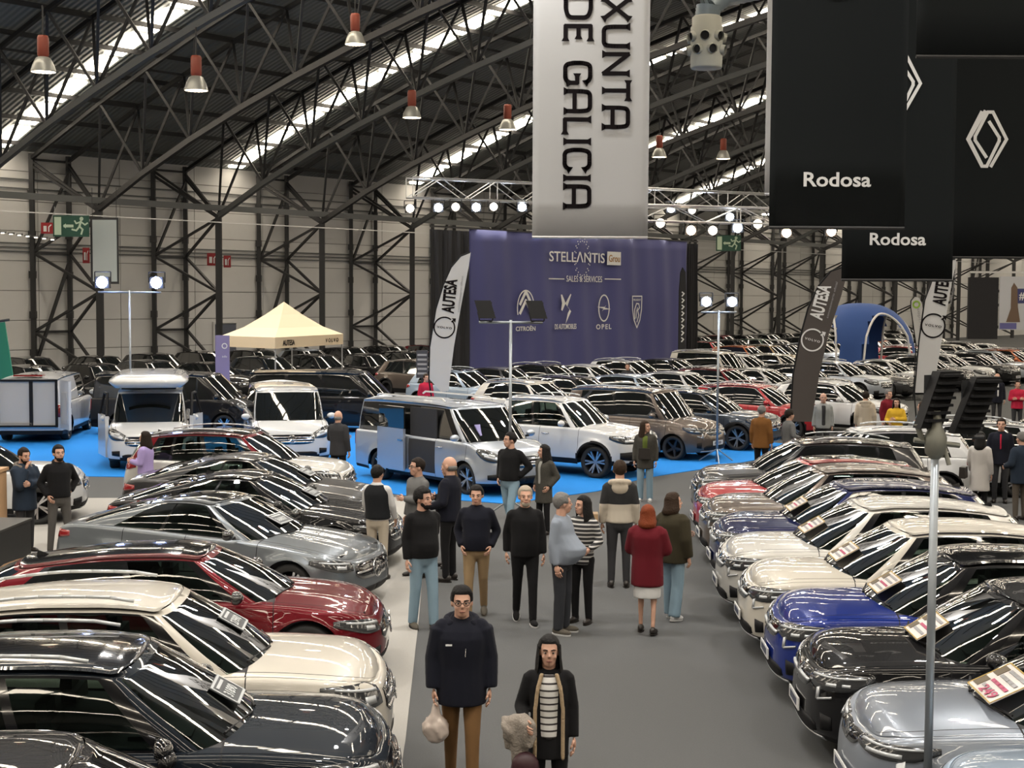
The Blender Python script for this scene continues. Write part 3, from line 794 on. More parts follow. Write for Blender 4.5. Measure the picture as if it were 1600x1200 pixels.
BASIC = {'suv': SUV, 'sedan': SEDAN, 'wagon': WAGON, 'crossover': CROSS, 'hatchback': HATCH, 'mpv': MPV, 'van': VAN, 'panel': PANEL, 'pickup': PICKUP}
PROTO = {}
def proto(kind, lod):
    if (kind, lod) not in PROTO:
        nm = {'van': 'van', 'panel': 'van', 'pickup': 'pickup_truck'}.get(kind, 'car')
        PROTO[kind, lod] = [build_car(BASIC[kind], lod, nm), False]
        refresh_kids()
    return PROTO[kind, lod]
def car(kind, lod, x, y, deg, colour, label, group=None, roof=None, nose=None, shell=None, cat=None):
    """put a car; (x, y) is the middle of its wheelbase, or of its nose when nose is given"""
    pr = proto(kind, lod)
    if not pr[1]: o = pr[0]; pr[1] = True
    else: o = copy_tree(pr[0])
    a = math.radians(deg)
    if nose: x -= BASIC[kind]['L'] / 2 * math.cos(a); y -= BASIC[kind]['L'] / 2 * math.sin(a)
    o.location = (x, y, 0); o.rotation_euler = (0, 0, a)
    if pr[0] is o:
        for kk in ('label', 'category', 'group'):
            if kk in o: del o[kk]
    tag(o, label, cat or {'van': 'van', 'panel': 'van', 'pickup': 'pickup'}.get(kind, 'car'), group)
    CARS.append((o, colour, roof, shell)); FOOT.append((x, y, a, BASIC[kind]['L'] / 2, BASIC[kind]['W'] / 2, label))
    return o
CARS = []; FOOT = []
def clash(x, y, deg, hl, hw, m=.06):
    """labels of the cars already placed whose outline this one would cross"""
    def corners(x, y, a, l, w):
        c, s = math.cos(a), math.sin(a); return np.array([(x + c * i * l - s * j * w, y + s * i * l + c * j * w) for i, j in ((1, 1), (1, -1), (-1, -1), (-1, 1))])
    a = math.radians(deg); A = corners(x, y, a, hl + m, hw + m); out = []
    for (x2, y2, a2, l2, w2, lab) in FOOT:
        if math.hypot(x - x2, y - y2) > hl + l2 + .5: continue
        B = corners(x2, y2, a2, l2, w2); sep = False
        for t in (a, a + math.pi / 2, a2, a2 + math.pi / 2):
            d = np.array([math.cos(t), math.sin(t)]); p, q = A @ d, B @ d
            if p.max() < q.min() or q.max() < p.min(): sep = True; break
        if not sep: out.append(lab)
    return out
def paint_cars():
    """every painted part takes its own car's colour (the meshes are shared)"""
    refresh_kids()
    for o, colour, roof, shell in CARS:
        for c in KIDS.get(o.name, ()):
            st = c.name.split('.')[0]
            if st in ('body', 'cabin_shell', 'bonnet', 'roof_panel', 'door', 'mirror'):
                m = P[colour]
                if st == 'roof_panel' and roof: m = GLOSSBLACK if roof == 'black' else P[roof]
                if shell and st in ('cabin_shell', 'mirror'): m = P[shell]
                if st == 'mirror' and roof == 'black': m = GLOSSBLACK
                c.material_slots[0].link = 'OBJECT'; c.material_slots[0].material = m
# ---------------------------------------------------------------- people
TMP = bpy.data.scenes.new('workbench')
def remesh(b, voxel, it=3, name='m', fac=.5):
    me = b.mesh(name) if isinstance(b, MB) else b
    o = bpy.data.objects.new('w', me); TMP.collection.objects.link(o)
    m = o.modifiers.new('r', 'REMESH'); m.mode = 'VOXEL'; m.voxel_size = voxel
    if it:
        q = o.modifiers.new('s', 'SMOOTH'); q.factor = fac; q.iterations = it
    vl = TMP.view_layers[0]; vl.update()
    dg = vl.depsgraph; out = bpy.data.meshes.new_from_object(o.evaluated_get(dg), depsgraph=dg)
    TMP.collection.objects.unlink(o); bpy.data.objects.remove(o); bpy.data.meshes.remove(me)
    out.polygons.foreach_set('use_smooth', [True] * len(out.polygons)); out.name = name
    return out
def mdata(me):
    n = len(me.vertices); co = np.empty(n * 3, 'f'); me.vertices.foreach_get('co', co)
    return co.reshape(-1, 3), [tuple(p.vertices) for p in me.polygons]
def head_proto():
    b = MB(); b.ball((-.012, 0, .02), (.097, .077, .10), 20, 14); b.ball((.028, 0, -.03), (.064, .060, .085), 18, 12); b.ball((.044, 0, -.076), (.044, .046, .040), 14, 10)
    b.tube((.088, 0, .012), (.105, 0, -.026), .009, .015, 8); b.ball((.068, 0, .026), (.024, .052, .013)); b.ball((.086, 0, -.058), (.010, .025, .013))
    b.ball((.062, .040, -.028), (.022, .020, .02)); b.ball((.062, -.040, -.028), (.022, .020, .02))
    for s in (1, -1): b.ball((-.008, s * .078, -.008), (.020, .011, .031))
    b.tube((-.018, 0, -.05), (-.032, 0, -.20), .056, .064, 14)
    me = remesh(b, .0085, 2, 'head'); V, F = mdata(me); bpy.data.meshes.remove(me)
    return V, F
HEADV, HEADF = head_proto()
def loft(b, secs, n=16):
    """stacked ellipses (z, half depth, half width, x, y)"""
    V = []; F = []
    for (z, rx, ry, cx, cy) in secs:
        for i in range(n):
            a = 2 * math.pi * i / n
            V.append((cx + rx * math.cos(a), cy + ry * math.sin(a), z))
    for k in range(len(secs) - 1):
        for i in range(n):
            j = (i + 1) % n; F.append((k * n + i, k * n + j, (k + 1) * n + j, (k + 1) * n + i))
    F += [tuple(range(n - 1, -1, -1)), tuple(range((len(secs) - 1) * n, len(secs) * n))]
    return b.add(V, F)
ARMS = {'down': ((-.03, .222, 1.14), (.03, .236, .885)), 'pocket': ((-.12, .262, 1.14), (.05, .195, .95)), 'phone': ((.02, .23, 1.13), (.27, .10, 1.16)),
        'chin': ((.13, .19, 1.15), (.13, .06, 1.42)), 'cross': ((.07, .24, 1.15), (.21, -.04, 1.17)), 'back': ((-.17, .235, 1.17), (-.17, .05, .99)),
        'bend': ((-.03, .26, 1.14), (.20, .22, 1.06)), 'hip': ((-.13, .32, 1.17), (.0, .19, 1.0)), 'swing': ((-.10, .222, 1.15), (-.07, .232, .90)), 'fwd': ((.05, .225, 1.15), (.17, .215, .93))}
LEGS = {'stand': ((0, .105, 0, .0), (0, .105, 0, .0)), 'walk': ((.20, .085, 0, .0), (-.22, .085, .05, .5)), 'walk2': ((-.20, .085, .05, .5), (.20, .085, 0, .0)), 'wide': ((.02, .15, 0, 0), (-.02, .15, 0, 0)), 'step': ((.10, .10, 0, 0), (-.10, .10, .01, .15))}
HAND = None
def hand_mesh(side):
    b = MB(); b.ball((0, 0, -.045), (.017, .040, .050), 8, 6)
    for k, (y, l) in enumerate(((.030, .068), (.010, .080), (-.010, .074), (-.029, .056))):
        p0 = Vector((0, y, -.082)); p1 = p0 + Vector((.010, y * .1, -l * .5)); p2 = p1 + Vector((.030, 0, -l * .42))
        b.tube(p0, p1, .0092, .0085, 6); b.tube(p1, p2, .0085, .0065, 6)
    b.tube((.006, .034, -.025), (.022, .058, -.060), .0115, .010, 6); b.tube((.022, .058, -.060), (.036, .052, -.090), .010, .008, 6)
    V = [(v[0], v[1] * side, v[2]) for v in b.V]; F = b.F if side == 1 else [f[::-1] for f in b.F]
    return V, F
def hair_mesh(style, seed=0):
    b = MB(); r = random.Random(seed)
    c = (-.018, 0, .030); R = (.106, .090, .105)
    if style == 'bald': R = (.096, .081, .06); c = (-.02, 0, -.02)
    b.ball(c, R, 26, 18)
    V = []
    for v in b.V:
        x, y, z = v
        cut = (x > .048 and z < .070) or (z < -.035 and x > -.05) or z < -.075 or (abs(y) > .06 and z < .0 and x > -.03)
        if style == 'bald': cut = z > .012 or x > -.01 or z < -.06
        if style in ('long', 'bob'): cut = (x > .052 and z < .068) or (x > .015 and z < .02)
        if cut: k = .62; x, y, z = -.015 + (x + .015) * k, y * k, z * k
        else:
            q = 1 + .03 * math.sin(40 * x + seed) * math.sin(37 * y + 2 * z * 30)
            if style == 'curly': q = 1.10 + .07 * math.sin(70 * x) * math.sin(75 * y + seed) * math.cos(66 * z)
            if style == 'quiff' and z > .06: q += .05
            x, y, z = -.015 + (x + .015) * q, y * q, z * q
        V.append((x, y, z))
    b.V = V
    if style in ('long', 'bob', 'medium'):
        n = 14; lo = {'long': -.34, 'bob': -.16, 'medium': -.22}[style]
        rows = [(.045, 1.02), (-.06, 1.12), (lo * .5, 1.24), (lo * .8, 1.22), (lo, .95)]
        VV = []; FF = []
        for (z, k) in rows:
            for i in range(n + 1):
                a = math.radians(52 + (360 - 104) * i / n)
                w = 1 + .04 * math.sin(5 * a + 30 * z + seed)
                VV.append((-.02 + .100 * k * w * math.cos(a) - (.02 if z < -.12 else 0), .092 * k * w * math.sin(a), z))
        for (z, k) in rows[::-1]:
            for i in range(n + 1):
                a = math.radians(52 + (360 - 104) * i / n)
                VV.append((-.02 + .072 * k * math.cos(a) - (.02 if z < -.12 else 0), .068 * k * math.sin(a), z))
        for k in range(2 * len(rows) - 1):
            for i in range(n): FF.append((k * (n + 1) + i, (k + 1) * (n + 1) + i, (k + 1) * (n + 1) + i + 1, k * (n + 1) + i + 1))
        b.add(VV, FF)
    return b
def skin(tone): return mat('skin_%d' % int(tone * 100), tuple(c * tone for c in (.52, .30, .215)), .55)
def cloth(name, col, **kw): return mat('cloth_' + name, col, kw.pop('rough', .9), sheen=kw.pop('sheen', .03), spec=.12, bump=kw.pop('bump', .35), vscale=kw.pop('vscale', 7), **kw)
def stripes(name, c1, c2, scale, axis=2, duty=.5):
    if name in MATS: return MATS[name]
    m = mat(name, c1, .85); nt = m.node_tree; b = nt.nodes['Principled BSDF']
    tc = nt.nodes.new('ShaderNodeTexCoord'); sp = nt.nodes.new('ShaderNodeSeparateXYZ'); ml = nt.nodes.new('ShaderNodeMath'); ml.operation = 'MULTIPLY'; ml.inputs[1].default_value = scale
    fr = nt.nodes.new('ShaderNodeMath'); fr.operation = 'FRACT'; gt = nt.nodes.new('ShaderNodeMath'); gt.operation = 'GREATER_THAN'; gt.inputs[1].default_value = duty
    mx = nt.nodes.new('ShaderNodeMix'); mx.data_type = 'RGBA'; mx.inputs[6].default_value = (*c1, 1); mx.inputs[7].default_value = (*c2, 1)
    L = nt.links.new; L(tc.outputs['Object'], sp.inputs[0]); L(sp.outputs[axis], ml.inputs[0]); L(ml.outputs[0], fr.inputs[0]); L(fr.outputs[0], gt.inputs[0]); L(gt.outputs[0], mx.inputs[0]); L(mx.outputs[2], b.inputs['Base Color'])
    return m
def split_z(name, low, high, zc):
    if name in MATS: return MATS[name]
    m = mat(name, low, .85); nt = m.node_tree; b = nt.nodes['Principled BSDF']
    tc = nt.nodes.new('ShaderNodeTexCoord'); sp = nt.nodes.new('ShaderNodeSeparateXYZ'); gt = nt.nodes.new('ShaderNodeMath'); gt.operation = 'GREATER_THAN'; gt.inputs[1].default_value = zc
    mx = nt.nodes.new('ShaderNodeMix'); mx.data_type = 'RGBA'; mx.inputs[6].default_value = (*low, 1); mx.inputs[7].default_value = (*high, 1)
    L = nt.links.new; L(tc.outputs['Object'], sp.inputs[0]); L(sp.outputs[2], gt.inputs[0]); L(gt.outputs[0], mx.inputs[0]); L(mx.outputs[2], b.inputs['Base Color'])
    return m
HAIRC = {'black': (.010, .009, .009), 'brown': (.030, .018, .011), 'grey': (.16, .155, .15), 'red': (.16, .035, .012), 'fair': (.15, .085, .04), 'dark': (.016, .011, .008), 'light': (.34, .29, .23)}
def torso_secs(hem, puff=0.0, belly=0.0, flare=0.0, slim=1.0, top=1.50):
    base = [(.50, .150, .175, 0), (.80, .135, .168, 0), (.95, .126, .164, 0), (1.08, .118, .154, .0), (1.20, .124, .166, .0), (1.31, .128, .182, -.002), (1.39, .113, .178, -.008), (1.435, .095, .155, -.014), (1.47, .075, .095, -.02), (1.505, .062, .066, -.024)]
    f = [pchip([(b[0], b[k]) for b in base]) for k in (1, 2, 3)]
    zs = [z for z in (.5, .6, .7, .8, .9, 1.0, 1.08, 1.16, 1.25, 1.33, 1.39, 1.425, 1.45, 1.475, 1.505) if hem + .03 < z < top] ; zs = [hem] + zs + ([top] if top < 1.5 else [1.505])
    out = []
    for z in zs:
        g = belly * math.exp(-((z - 1.05) / .13) ** 2); fl = flare * max(0, (1.05 - z))
        t = min(1, max(0, (1.50 - z) / .15))
        out.append((z, (float(f[0](z)) + puff * t + fl) * slim + g * .8, (float(f[1](z)) + puff * t + fl) * slim + g * .3, float(f[2](z)) + g * .55, 0))
    return out
def person(x, y, deg, label, h=1.75, arms=('down', 'down'), legs='stand', top=None, hem=.84, puff=.012, belly=0.0, flare=0.0, slim=1.0, sleeve=0.0, bottom=None, bot='trousers', loose=0.0,
           shoes=None, sole=None, hair=('brown', 'short'), tone=1.0, beard=None, glasses=False, look=0.0, nod=0.0, res=.018, vest=None, inner=None, collar=None, hood=None, cuffs=True, face=True, extra=None, lean=0.0, short_sleeve=False):
    root = empty('person', (x, y, 0), math.radians(deg), label, 'person')
    k = h / 1.75; S = lambda v: (v[0] * k, v[1] * k, v[2] * k)
    lg = LEGS[legs]
    hip = .90
    J = {}
    for s, (ax, ay, az, bend) in zip((1, -1), lg):
        an = Vector((ax, s * ay, .085 + az)); hp = Vector((0, s * .092, hip)); kn = (an + hp) / 2 + Vector((.02 + .09 * bend, 0, .02))
        J[s] = (hp, kn, an, bend)
    A = {}
    for s, nm in zip((1, -1), arms):
        e, w = ARMS[nm] if isinstance(nm, str) else nm
        A[s] = (Vector((-.012, s * .166 * slim, 1.405)), Vector((e[0], s * e[1] * slim, e[2])), Vector((w[0], s * w[1] * slim, w[2])))
    # continuous body: trunk, limbs, neck, head, hands
    b = MB(); loft(b, [(z, rx * .82, ry * .84, cx, cy) for (z, rx, ry, cx, cy) in torso_secs(max(.92, hem + .06), 0, belly, 0, slim)], 12)
    loft(b, [(.84, .08, .11, 0, 0), (1.0, .09, .12, 0, 0)], 12)
    for s in (1, -1):
        hp, kn, an, bend = J[s]; b.tube(hp, kn, .072, .048, 8); b.ball(kn, .048, 8, 6); b.tube(kn, an - Vector((0, 0, .03)), .048, .034, 8)
        sh, el, wr = A[s]; b.ball(sh, .05, 8, 6); b.tube(sh, el, .046, .037, 8); b.ball(el, .037, 8, 6); b.tube(el, wr, .036, .026, 8)
    b.V = [S(v) for v in b.V]
    me = remesh(b, .026, 2); V, F = mdata(me); bpy.data.meshes.remove(me)
    full = MB(); full.add([tuple(v) for v in V], F)
    HC = Vector((.012 + lean, 0, 1.625)); HR = Matrix.Rotation(math.radians(look), 4, 'Z') @ Matrix.Rotation(math.radians(nod), 4, 'Y')
    HM = Matrix.Translation(HC * k) @ HR @ Matrix.Scale(k * 1.08, 4)
    full.add([tuple(HM @ Vector(v)) for v in HEADV], HEADF)
    for s in (1, -1):
        sh, el, wr = A[s]; d = (wr - el).normalized(); zax = -d; inn = Vector((0, -s, 0)); xax = (inn - zax * inn.dot(zax)).normalized()
        if xax.length < .1: xax = Vector((1, 0, 0))
        yax = zax.cross(xax); Mh = Matrix.Translation(S(wr)) @ Matrix(((xax.x, yax.x, zax.x), (xax.y, yax.y, zax.y), (xax.z, yax.z, zax.z))).to_4x4() @ Matrix.Scale(k, 4)
        V, F = hand_mesh(s); full.add([tuple(Mh @ Vector(v)) for v in V], F)
        J['hand', s] = Mh
    full.obj('body', skin(tone), root, True)
    def garment(nm, b, m, vox=None, parent=root, it=3):
        b.V = [S(v) for v in b.V]
        return link(nm, remesh(b, vox or res, it, nm), parent, m)
    # top
    b = MB(); loft(b, torso_secs(hem, puff, belly, flare, slim))
    up = MB()
    for s in (1, -1):
        sh, el, wr = A[s]; q = puff * .6 + sleeve
        b.ball(sh - Vector((0, s * .012, .012)), .066 + q * .6, 10, 8)
        if short_sleeve: el2 = sh.lerp(el, .75); b.tube(sh, el2, .062 + q, .060 + q, 10)
        else:
            b.tube(sh, el, .060 + q, .050 + q, 10); b.ball(el, .050 + q, 10, 8); b.tube(el, el.lerp(wr, .98), .050 + q, .039 + q * .8, 10)
    tp = garment('top', b, top)
    # bottom
    if bot == 'trousers':
        b = MB(); b.ball((0, 0, .845), (.115 * slim, .125 * slim, .075), 12, 8); loft(b, [(.84, .118 * slim, .160 * slim, 0, 0), (.93, .125 * slim + belly * .4, .168 * slim, belly * .3, 0), (1.02, .118 * slim + belly * .5, .158 * slim, belly * .35, 0)], 14)
        for s in (1, -1):
            hp, kn, an, bend = J[s]; b.ball(hp + Vector((0, 0, -.02)), .098 * slim, 10, 8)
            b.tube(hp, kn, .096 * slim, .067 + loose * .6, 10); b.ball(kn, .068 + loose * .6, 10, 8); b.tube(kn, an - Vector((0, 0, .03)), .066 + loose * .6, .050 + loose, 10)
        garment('trousers', b, bottom)
    else:
        b = MB(); loft(b, [(.50, .17, .19, 0, 0), (.75, .16, .19, 0, 0), (.95, .13, .17, 0, 0)], 16); garment('skirt', b, bottom)
    # shoes
    for s in (1, -1):
        hp, kn, an, bend = J[s]; b = MB()
        b.ball((.065, 0, .040), (.125, .046, .042), 12, 8); b.ball((-.02, 0, .055), (.062, .042, .058), 12, 8)
        b.V = [(v[0], v[1], max(v[2], .012)) for v in b.V]
        me = remesh(b, .013, 1, 'shoe')
        o = link('shoe', me, root, shoes); o.scale = (k, k, k)
        o.location = S((an.x, an.y, an.z - .085)); o.rotation_euler = (0, .75 * bend, math.radians(6) * s)
        b = MB(); loft(b, [(0, .132, .046, .048, 0), (.018, .136, .049, .048, 0)], 16); so = b.obj('sole', sole or shoes, o)
    # head things
    def on_head(nm, b, m, parent=root, smooth=True):
        b.V = [tuple(HM @ Vector(v)) for v in b.V]; return b.obj(nm, m, parent, smooth)
    if hair:
        hc = mat('hair_' + hair[0], HAIRC[hair[0]], .65, spec=.15, bump=.5, vscale=45); on_head('hair', hair_mesh(hair[1], int(x * 7 + y) % 9), hc)
    if beard:
        b = MB(); b.ball((.046, 0, -.078), (.049, .051, .042), 14, 10)
        b.V = [(v[0] - (.012 if v[2] > -.062 and abs(v[1]) < .03 else 0), v[1], v[2]) for v in b.V]; b.ball((.020, .0, -.055), (.052, .066, .045), 14, 8)
        on_head('beard', b, mat('hair_' + beard, HAIRC[beard], .55, sheen=.1))
    if face:
        eye = mat('eye_white', (.30, .27, .25), .3); iris = mat('iris', (.012, .009, .007), .2)
        for s in (1, -1):
            b = MB(); b.ball((.076, s * .031, .006), (.0105, .0135, .0068), 8, 6); e = on_head('eye', b, eye)
            b = MB(); b.ball((.0830, s * .031, .006), (.0052, .0072, .0062), 8, 6); on_head('iris', b, iris, e)
            b = MB(); b.tube((.091, s * .014, .028), (.084, s * .036, .033), .0045, n=5); b.tube((.084, s * .036, .033), (.072, s * .052, .027), .0045, .003, n=5)
            on_head('eyebrow', b, mat('hair_' + (hair[0] if hair else 'grey'), HAIRC[hair[0] if hair else 'grey'], .55))
        b = MB(); b.tube((.094, -.022, -.058), (.098, 0, -.056), .0045, n=5); b.tube((.098, 0, -.056), (.094, .022, -.058), .0045, n=5); on_head('lips', b, mat('lips', (.22, .075, .06), .5))
    if glasses:
        b = MB()
        for s in (1, -1):
            pts = [(.098 - .006 * abs(math.sin(a)), s * .031 + .024 * math.cos(a), .006 + .018 * math.sin(a)) for a in np.linspace(0, 2 * math.pi, 11)]
            b.path(pts, .0028, 5); b.tube((.094, s * .055, .010), (-.005, s * .082, .012), .0028, n=5)
        b.tube((.100, -.008, .010), (.100, .008, .010), .0028, n=5); on_head('glasses', b, GLOSSBLACK)
    if vest:
        b = MB(); loft(b, torso_secs(hem + .02, puff + .022, belly, 0, slim, 1.47)); garment('vest', b, vest)
    if inner:       # the shirt that shows in an open jacket
        b = MB(); im, w, zlo, dx = inner
        loft(b, [(z, rx * .9, ry * w, cx + dx, 0) for (z, rx, ry, cx, cy) in torso_secs(zlo, puff, belly, 0, slim, 1.44)], 18); garment('shirt', b, im)
    if collar:
        b = MB(); pts = [(-.022 + .078 * math.cos(a), .080 * math.sin(a), 1.475 - .035 * math.cos(a)) for a in np.linspace(0, 2 * math.pi, 15)]
        for p, q in zip(pts[:-1], pts[1:]): b.tube(p, q, .026, n=8); b.ball(p, .026, 8, 6)
        garment('collar', b, collar, .012)
    if hood:
        b = MB(); pts = [(-.035 + .105 * math.cos(a), .125 * math.sin(a), 1.455 - .03 * math.cos(a)) for a in np.linspace(math.radians(50), math.radians(310), 13)]
        for p in pts: b.ball(p, .045, 8, 6)
        b.ball((-.125, 0, 1.40), (.045, .12, .10), 12, 8); garment('hood', b, hood, .015)
    if extra: extra(root, J, A, k, S, garment, on_head)
    return root
# ---------------------------------------------------------------- lettering and flat graphics
def text_mesh(body, w=None, h=None, bold=0.0, depth=.004, spacing=1.0, shear=0.0):
    """lettering in the XZ plane facing -Y, centred, stretched to w x h"""
    cu = bpy.data.curves.new('t', 'FONT'); cu.body = body; cu.offset = bold; cu.extrude = .01; cu.space_character = spacing; cu.resolution_u = 3; cu.shear = shear
    o = bpy.data.objects.new('t', cu); TMP.collection.objects.link(o)
    vl = TMP.view_layers[0]; vl.update(); dg = vl.depsgraph
    me = bpy.data.meshes.new_from_object(o.evaluated_get(dg), depsgraph=dg)
    TMP.collection.objects.unlink(o); bpy.data.objects.remove(o)
    V, F = mdata(me); bpy.data.meshes.remove(me)
    lo, hi = V.min(0), V.max(0); c = (lo + hi) / 2; sz = hi - lo
    kx = w / sz[0] if w else (h / sz[1]); ky = h / sz[1] if h else kx
    return [((v[0] - c[0]) * kx, -v[2] / .01 * depth / 2, (v[1] - c[1]) * ky) for v in V], F
def flat(name, V, F, m, parent, at=(0, 0, 0), rot=0.0):
    """put XZ-plane geometry on a parent, turned by rot degrees about its facing axis"""
    c, s = math.cos(math.radians(rot)), math.sin(math.radians(rot))
    return link(name, mesh(name, [(v[0] * c - v[2] * s + at[0], v[1] + at[1], v[0] * s + v[2] * c + at[2]) for v in V], F, m, False), parent)
def ribbon(pts, w, closed=False, d=.004):
    """stroke of constant width in the XZ plane"""
    b = MB(); n = len(pts)
    for i in range(n if closed else n - 1):
        p, q = Vector(pts[i]), Vector(pts[(i + 1) % n]); t = (q - p)
        if t.length < 1e-6: continue
        t.normalize(); m = Vector((-t.y, t.x)) * w / 2; p = p - t * w * .3; q = q + t * w * .3
        V = [(p + m), (p - m), (q - m), (q + m)]
        e = .0005 * (i % 3); b.add([(v.x, -d / 2 - e, v.y) for v in V] + [(v.x, d / 2, v.y) for v in V], [(0, 1, 2, 3), (7, 6, 5, 4), (0, 3, 7, 4), (1, 5, 6, 2)])
    return b.V, b.F
def ring(r, w, a0=0, a1=360, n=40, rz=None):
    return ribbon([(r * math.cos(math.radians(a0 + (a1 - a0) * i / n)), (rz or r) * math.sin(math.radians(a0 + (a1 - a0) * i / n))) for i in range(n + 1)], w)
def poly(pts, d=.004):
    n = len(pts); return [(p[0], -d / 2, p[1]) for p in pts] + [(p[0], d / 2, p[1]) for p in pts], [tuple(range(n)), tuple(range(2 * n - 1, n - 1, -1))] + [(i, n + i, n + (i + 1) % n, (i + 1) % n) for i in range(n)]
def merge(*parts):
    b = MB()
    for i, (V, F) in enumerate(parts): b.add([(v[0], v[1] - .0004 * i, v[2]) for v in V], F)     # never two faces in one plane
    return b.V, b.F
WHITEINK = mat('white_print', (.70, .70, .70), .6); DARKINK = mat('dark_print', (.010, .008, .009), .9, spec=.05); GREYINK = mat('grey_print', (.30, .30, .31), .6)
def bigletter(body, w, h, wt):
    """slab-ended letters drawn as strokes, for the tall hanging banner"""
    G = {'X': [[(0, 0), (1, 1)], [(0, 1), (1, 0)]], 'U': [[(0, 1), (0, .6), (0, .3), (.06, 0), (.5, 0), (.94, 0), (1, .3), (1, .6), (1, 1)]], 'N': [[(0, 0), (0, 1), (1, 0), (1, 1)]],
         'T': [[(0, 1), (1, 1)], [(.5, 1), (.5, 0)]], 'A': [[(0, 0), (0, .4), (0, .7), (.06, 1), (.5, 1), (.94, 1), (1, .7), (1, .4), (1, 0)], [(0, .38), (1, .38)]],
         'D': [[(0, 0), (0, 1)], [(0, 1), (.3, 1), (.62, 1), (1, .88), (1, .5), (1, .12), (.62, 0), (.3, 0), (0, 0)]], 'E': [[(1, 1), (0, 1), (0, 0), (1, 0)], [(0, .52), (.85, .52)]],
         'G': [[(1, .82), (.82, 1), (.5, 1), (.1, 1), (0, .7), (0, .5), (0, .3), (.1, 0), (.5, 0), (.8, 0), (1, .14)], [(1, .14), (1, .48), (.6, .48)]], 'L': [[(0, 1), (0, 0), (1, 0)]], 'I': [[(0, 0), (0, 1)]],
         'C': [[(1, .80), (.82, 1), (.5, 1), (.1, 1), (0, .7), (0, .5), (0, .3), (.1, 0), (.5, 0), (.82, 0), (1, .20)]], ' ': []}
    wd = {'I': 0.0, 'L': .55, 'E': .55, 'T': .75, ' ': .25}
    adv = [wd.get(c, .8) + .34 for c in body]; tot = sum(adv) - .34; k = w / tot; x = 0; out = []
    for c, a in zip(body, adv):
        cw = wd.get(c, .8)
        for st in G[c]:
            if len(st) > 5:
                for _ in range(3): st = [st[0]] + [(p[0] * f + q[0] * (1 - f), p[1] * f + q[1] * (1 - f)) for p, q in zip(st[:-1], st[1:]) for f in (.75, .25)] + [st[-1]]
            pts = [((x + p[0] * cw) * k - w / 2, p[1] * (h - wt) - (h - wt) / 2) for p in st]
            out.append(ribbon(pts, wt))
            for (q0, q1) in ((pts[0], pts[1]), (pts[-1], pts[-2])):      # flared feet
                t = Vector((q1[0] - q0[0], q1[1] - q0[1])).normalized(); n = Vector((-t.y, t.x))
                e = Vector(q0) - t * wt * .35
                a_, b_ = e + n * wt * .95, e - n * wt * .95; i = e + t * wt * .9
                out.append(poly([(a_.x, a_.y), (b_.x, b_.y), (i.x - n.x * wt * .45, i.y - n.y * wt * .45), (i.x + n.x * wt * .45, i.y + n.y * wt * .45)]))
        x += a
    return merge(*out)
def cloth_sheet(w, h, amp=.0, waves=6, nx=2, nz=2, th=.02, seed=1):
    r = random.Random(seed); ph = [r.uniform(0, 6.28) for _ in range(4)]
    V = []; F = []
    for side in (0, 1):
        for j in range(nz):
            for i in range(nx):
                x = -w / 2 + w * i / (nx - 1); z = -h / 2 + h * j / (nz - 1); q = i / (nx - 1)
                y = amp * (math.sin(q * waves * 6.28 + ph[0]) + .6 * math.sin(q * waves * 2.3 * 6.28 + ph[1] + z * .3) + .5 * math.sin(q * 9 + ph[2] + z))
                V.append((x, y + side * th, z))
    n = nx * nz
    for j in range(nz - 1):
        for i in range(nx - 1):
            a = j * nx + i; F += [(a, a + 1, a + nx + 1, a + nx), (n + a, n + a + nx, n + a + nx + 1, n + a + 1)]
    for i in range(nx - 1): F += [(i, n + i, n + i + 1, i + 1), ((nz - 1) * nx + i, (nz - 1) * nx + i + 1, n + (nz - 1) * nx + i + 1, n + (nz - 1) * nx + i)]
    for j in range(nz - 1): F += [(j * nx, (j + 1) * nx, n + (j + 1) * nx, n + j * nx), (j * nx + nx - 1, n + j * nx + nx - 1, n + (j + 1) * nx + nx - 1, (j + 1) * nx + nx - 1)]
    return V, F
# ---------------------------------------------------------------- hanging banners
def xunta():
    o = empty('hanging_banner', (1.60, 30.0, 9.5), 0, 'tall white hanging banner with dark vertical XUNTA DE GALICIA lettering', 'banner')
    V, F = cloth_sheet(2.40, 8.05, .004, 1.2, 16, 12, .015, 3); link('fabric', mesh('fabric', V, F, mat('white_banner', (.44, .445, .455), .75)), o)
    MB().tube((-1.2, .008, -4.02), (1.2, .008, -4.02), .03).obj('bottom_bar', ALU, o)
    ppm = 75.0; zz = lambda y: 4.25 + (463 - y) / ppm - 9.5
    V, F = bigletter('XUNTA', 2.60, .60, .088); flat('lettering', V, F, DARKINK, o, ((958 - 920) / ppm, -.013, zz(103)), -90)
    V, F = bigletter('DE GALICIA', 4.26, .60, .088); flat('lettering', V, F, DARKINK, o, ((899 - 920) / ppm, -.013, zz(163)), -90)
    for sx in (-1, 1): MB().tube((sx * 1.1, 0, 4.0), (sx * 1.1, 0, 7.5), .012, n=5).obj('suspension_wire', STEEL, o)
xunta()
def diamond(o, at, h):
    k = h / 2; parts = []
    w = .056 * h
    def st(*p): parts.append(ribbon([(q[0] * k, q[1] * k) for q in p], w))
    st((-.10, .97), (-.64, .0), (-.18, -.86)); st((-.02, -.97), (.0, -.97), (.64, 0), (.14, .95), (-.02, .95), (-.42, .16)) if False else None
    st((-.22, .94), (-.68, 0), (-.16, -.94), (.02, -.94)); st((.16, -.94), (.68, 0), (.18, .94), (.0, .94), (-.42, .10), (-.42, -.04), (-.02, -.62)); st((.02, -.92), (.42, -.06), (.42, .06), (.06, .60))
    flat('diamond_logo', *merge(*parts), WHITEINK, o, at)
BLACKB = mat('black_banner', (.0085, .0105, .0115), .85, spec=.15)
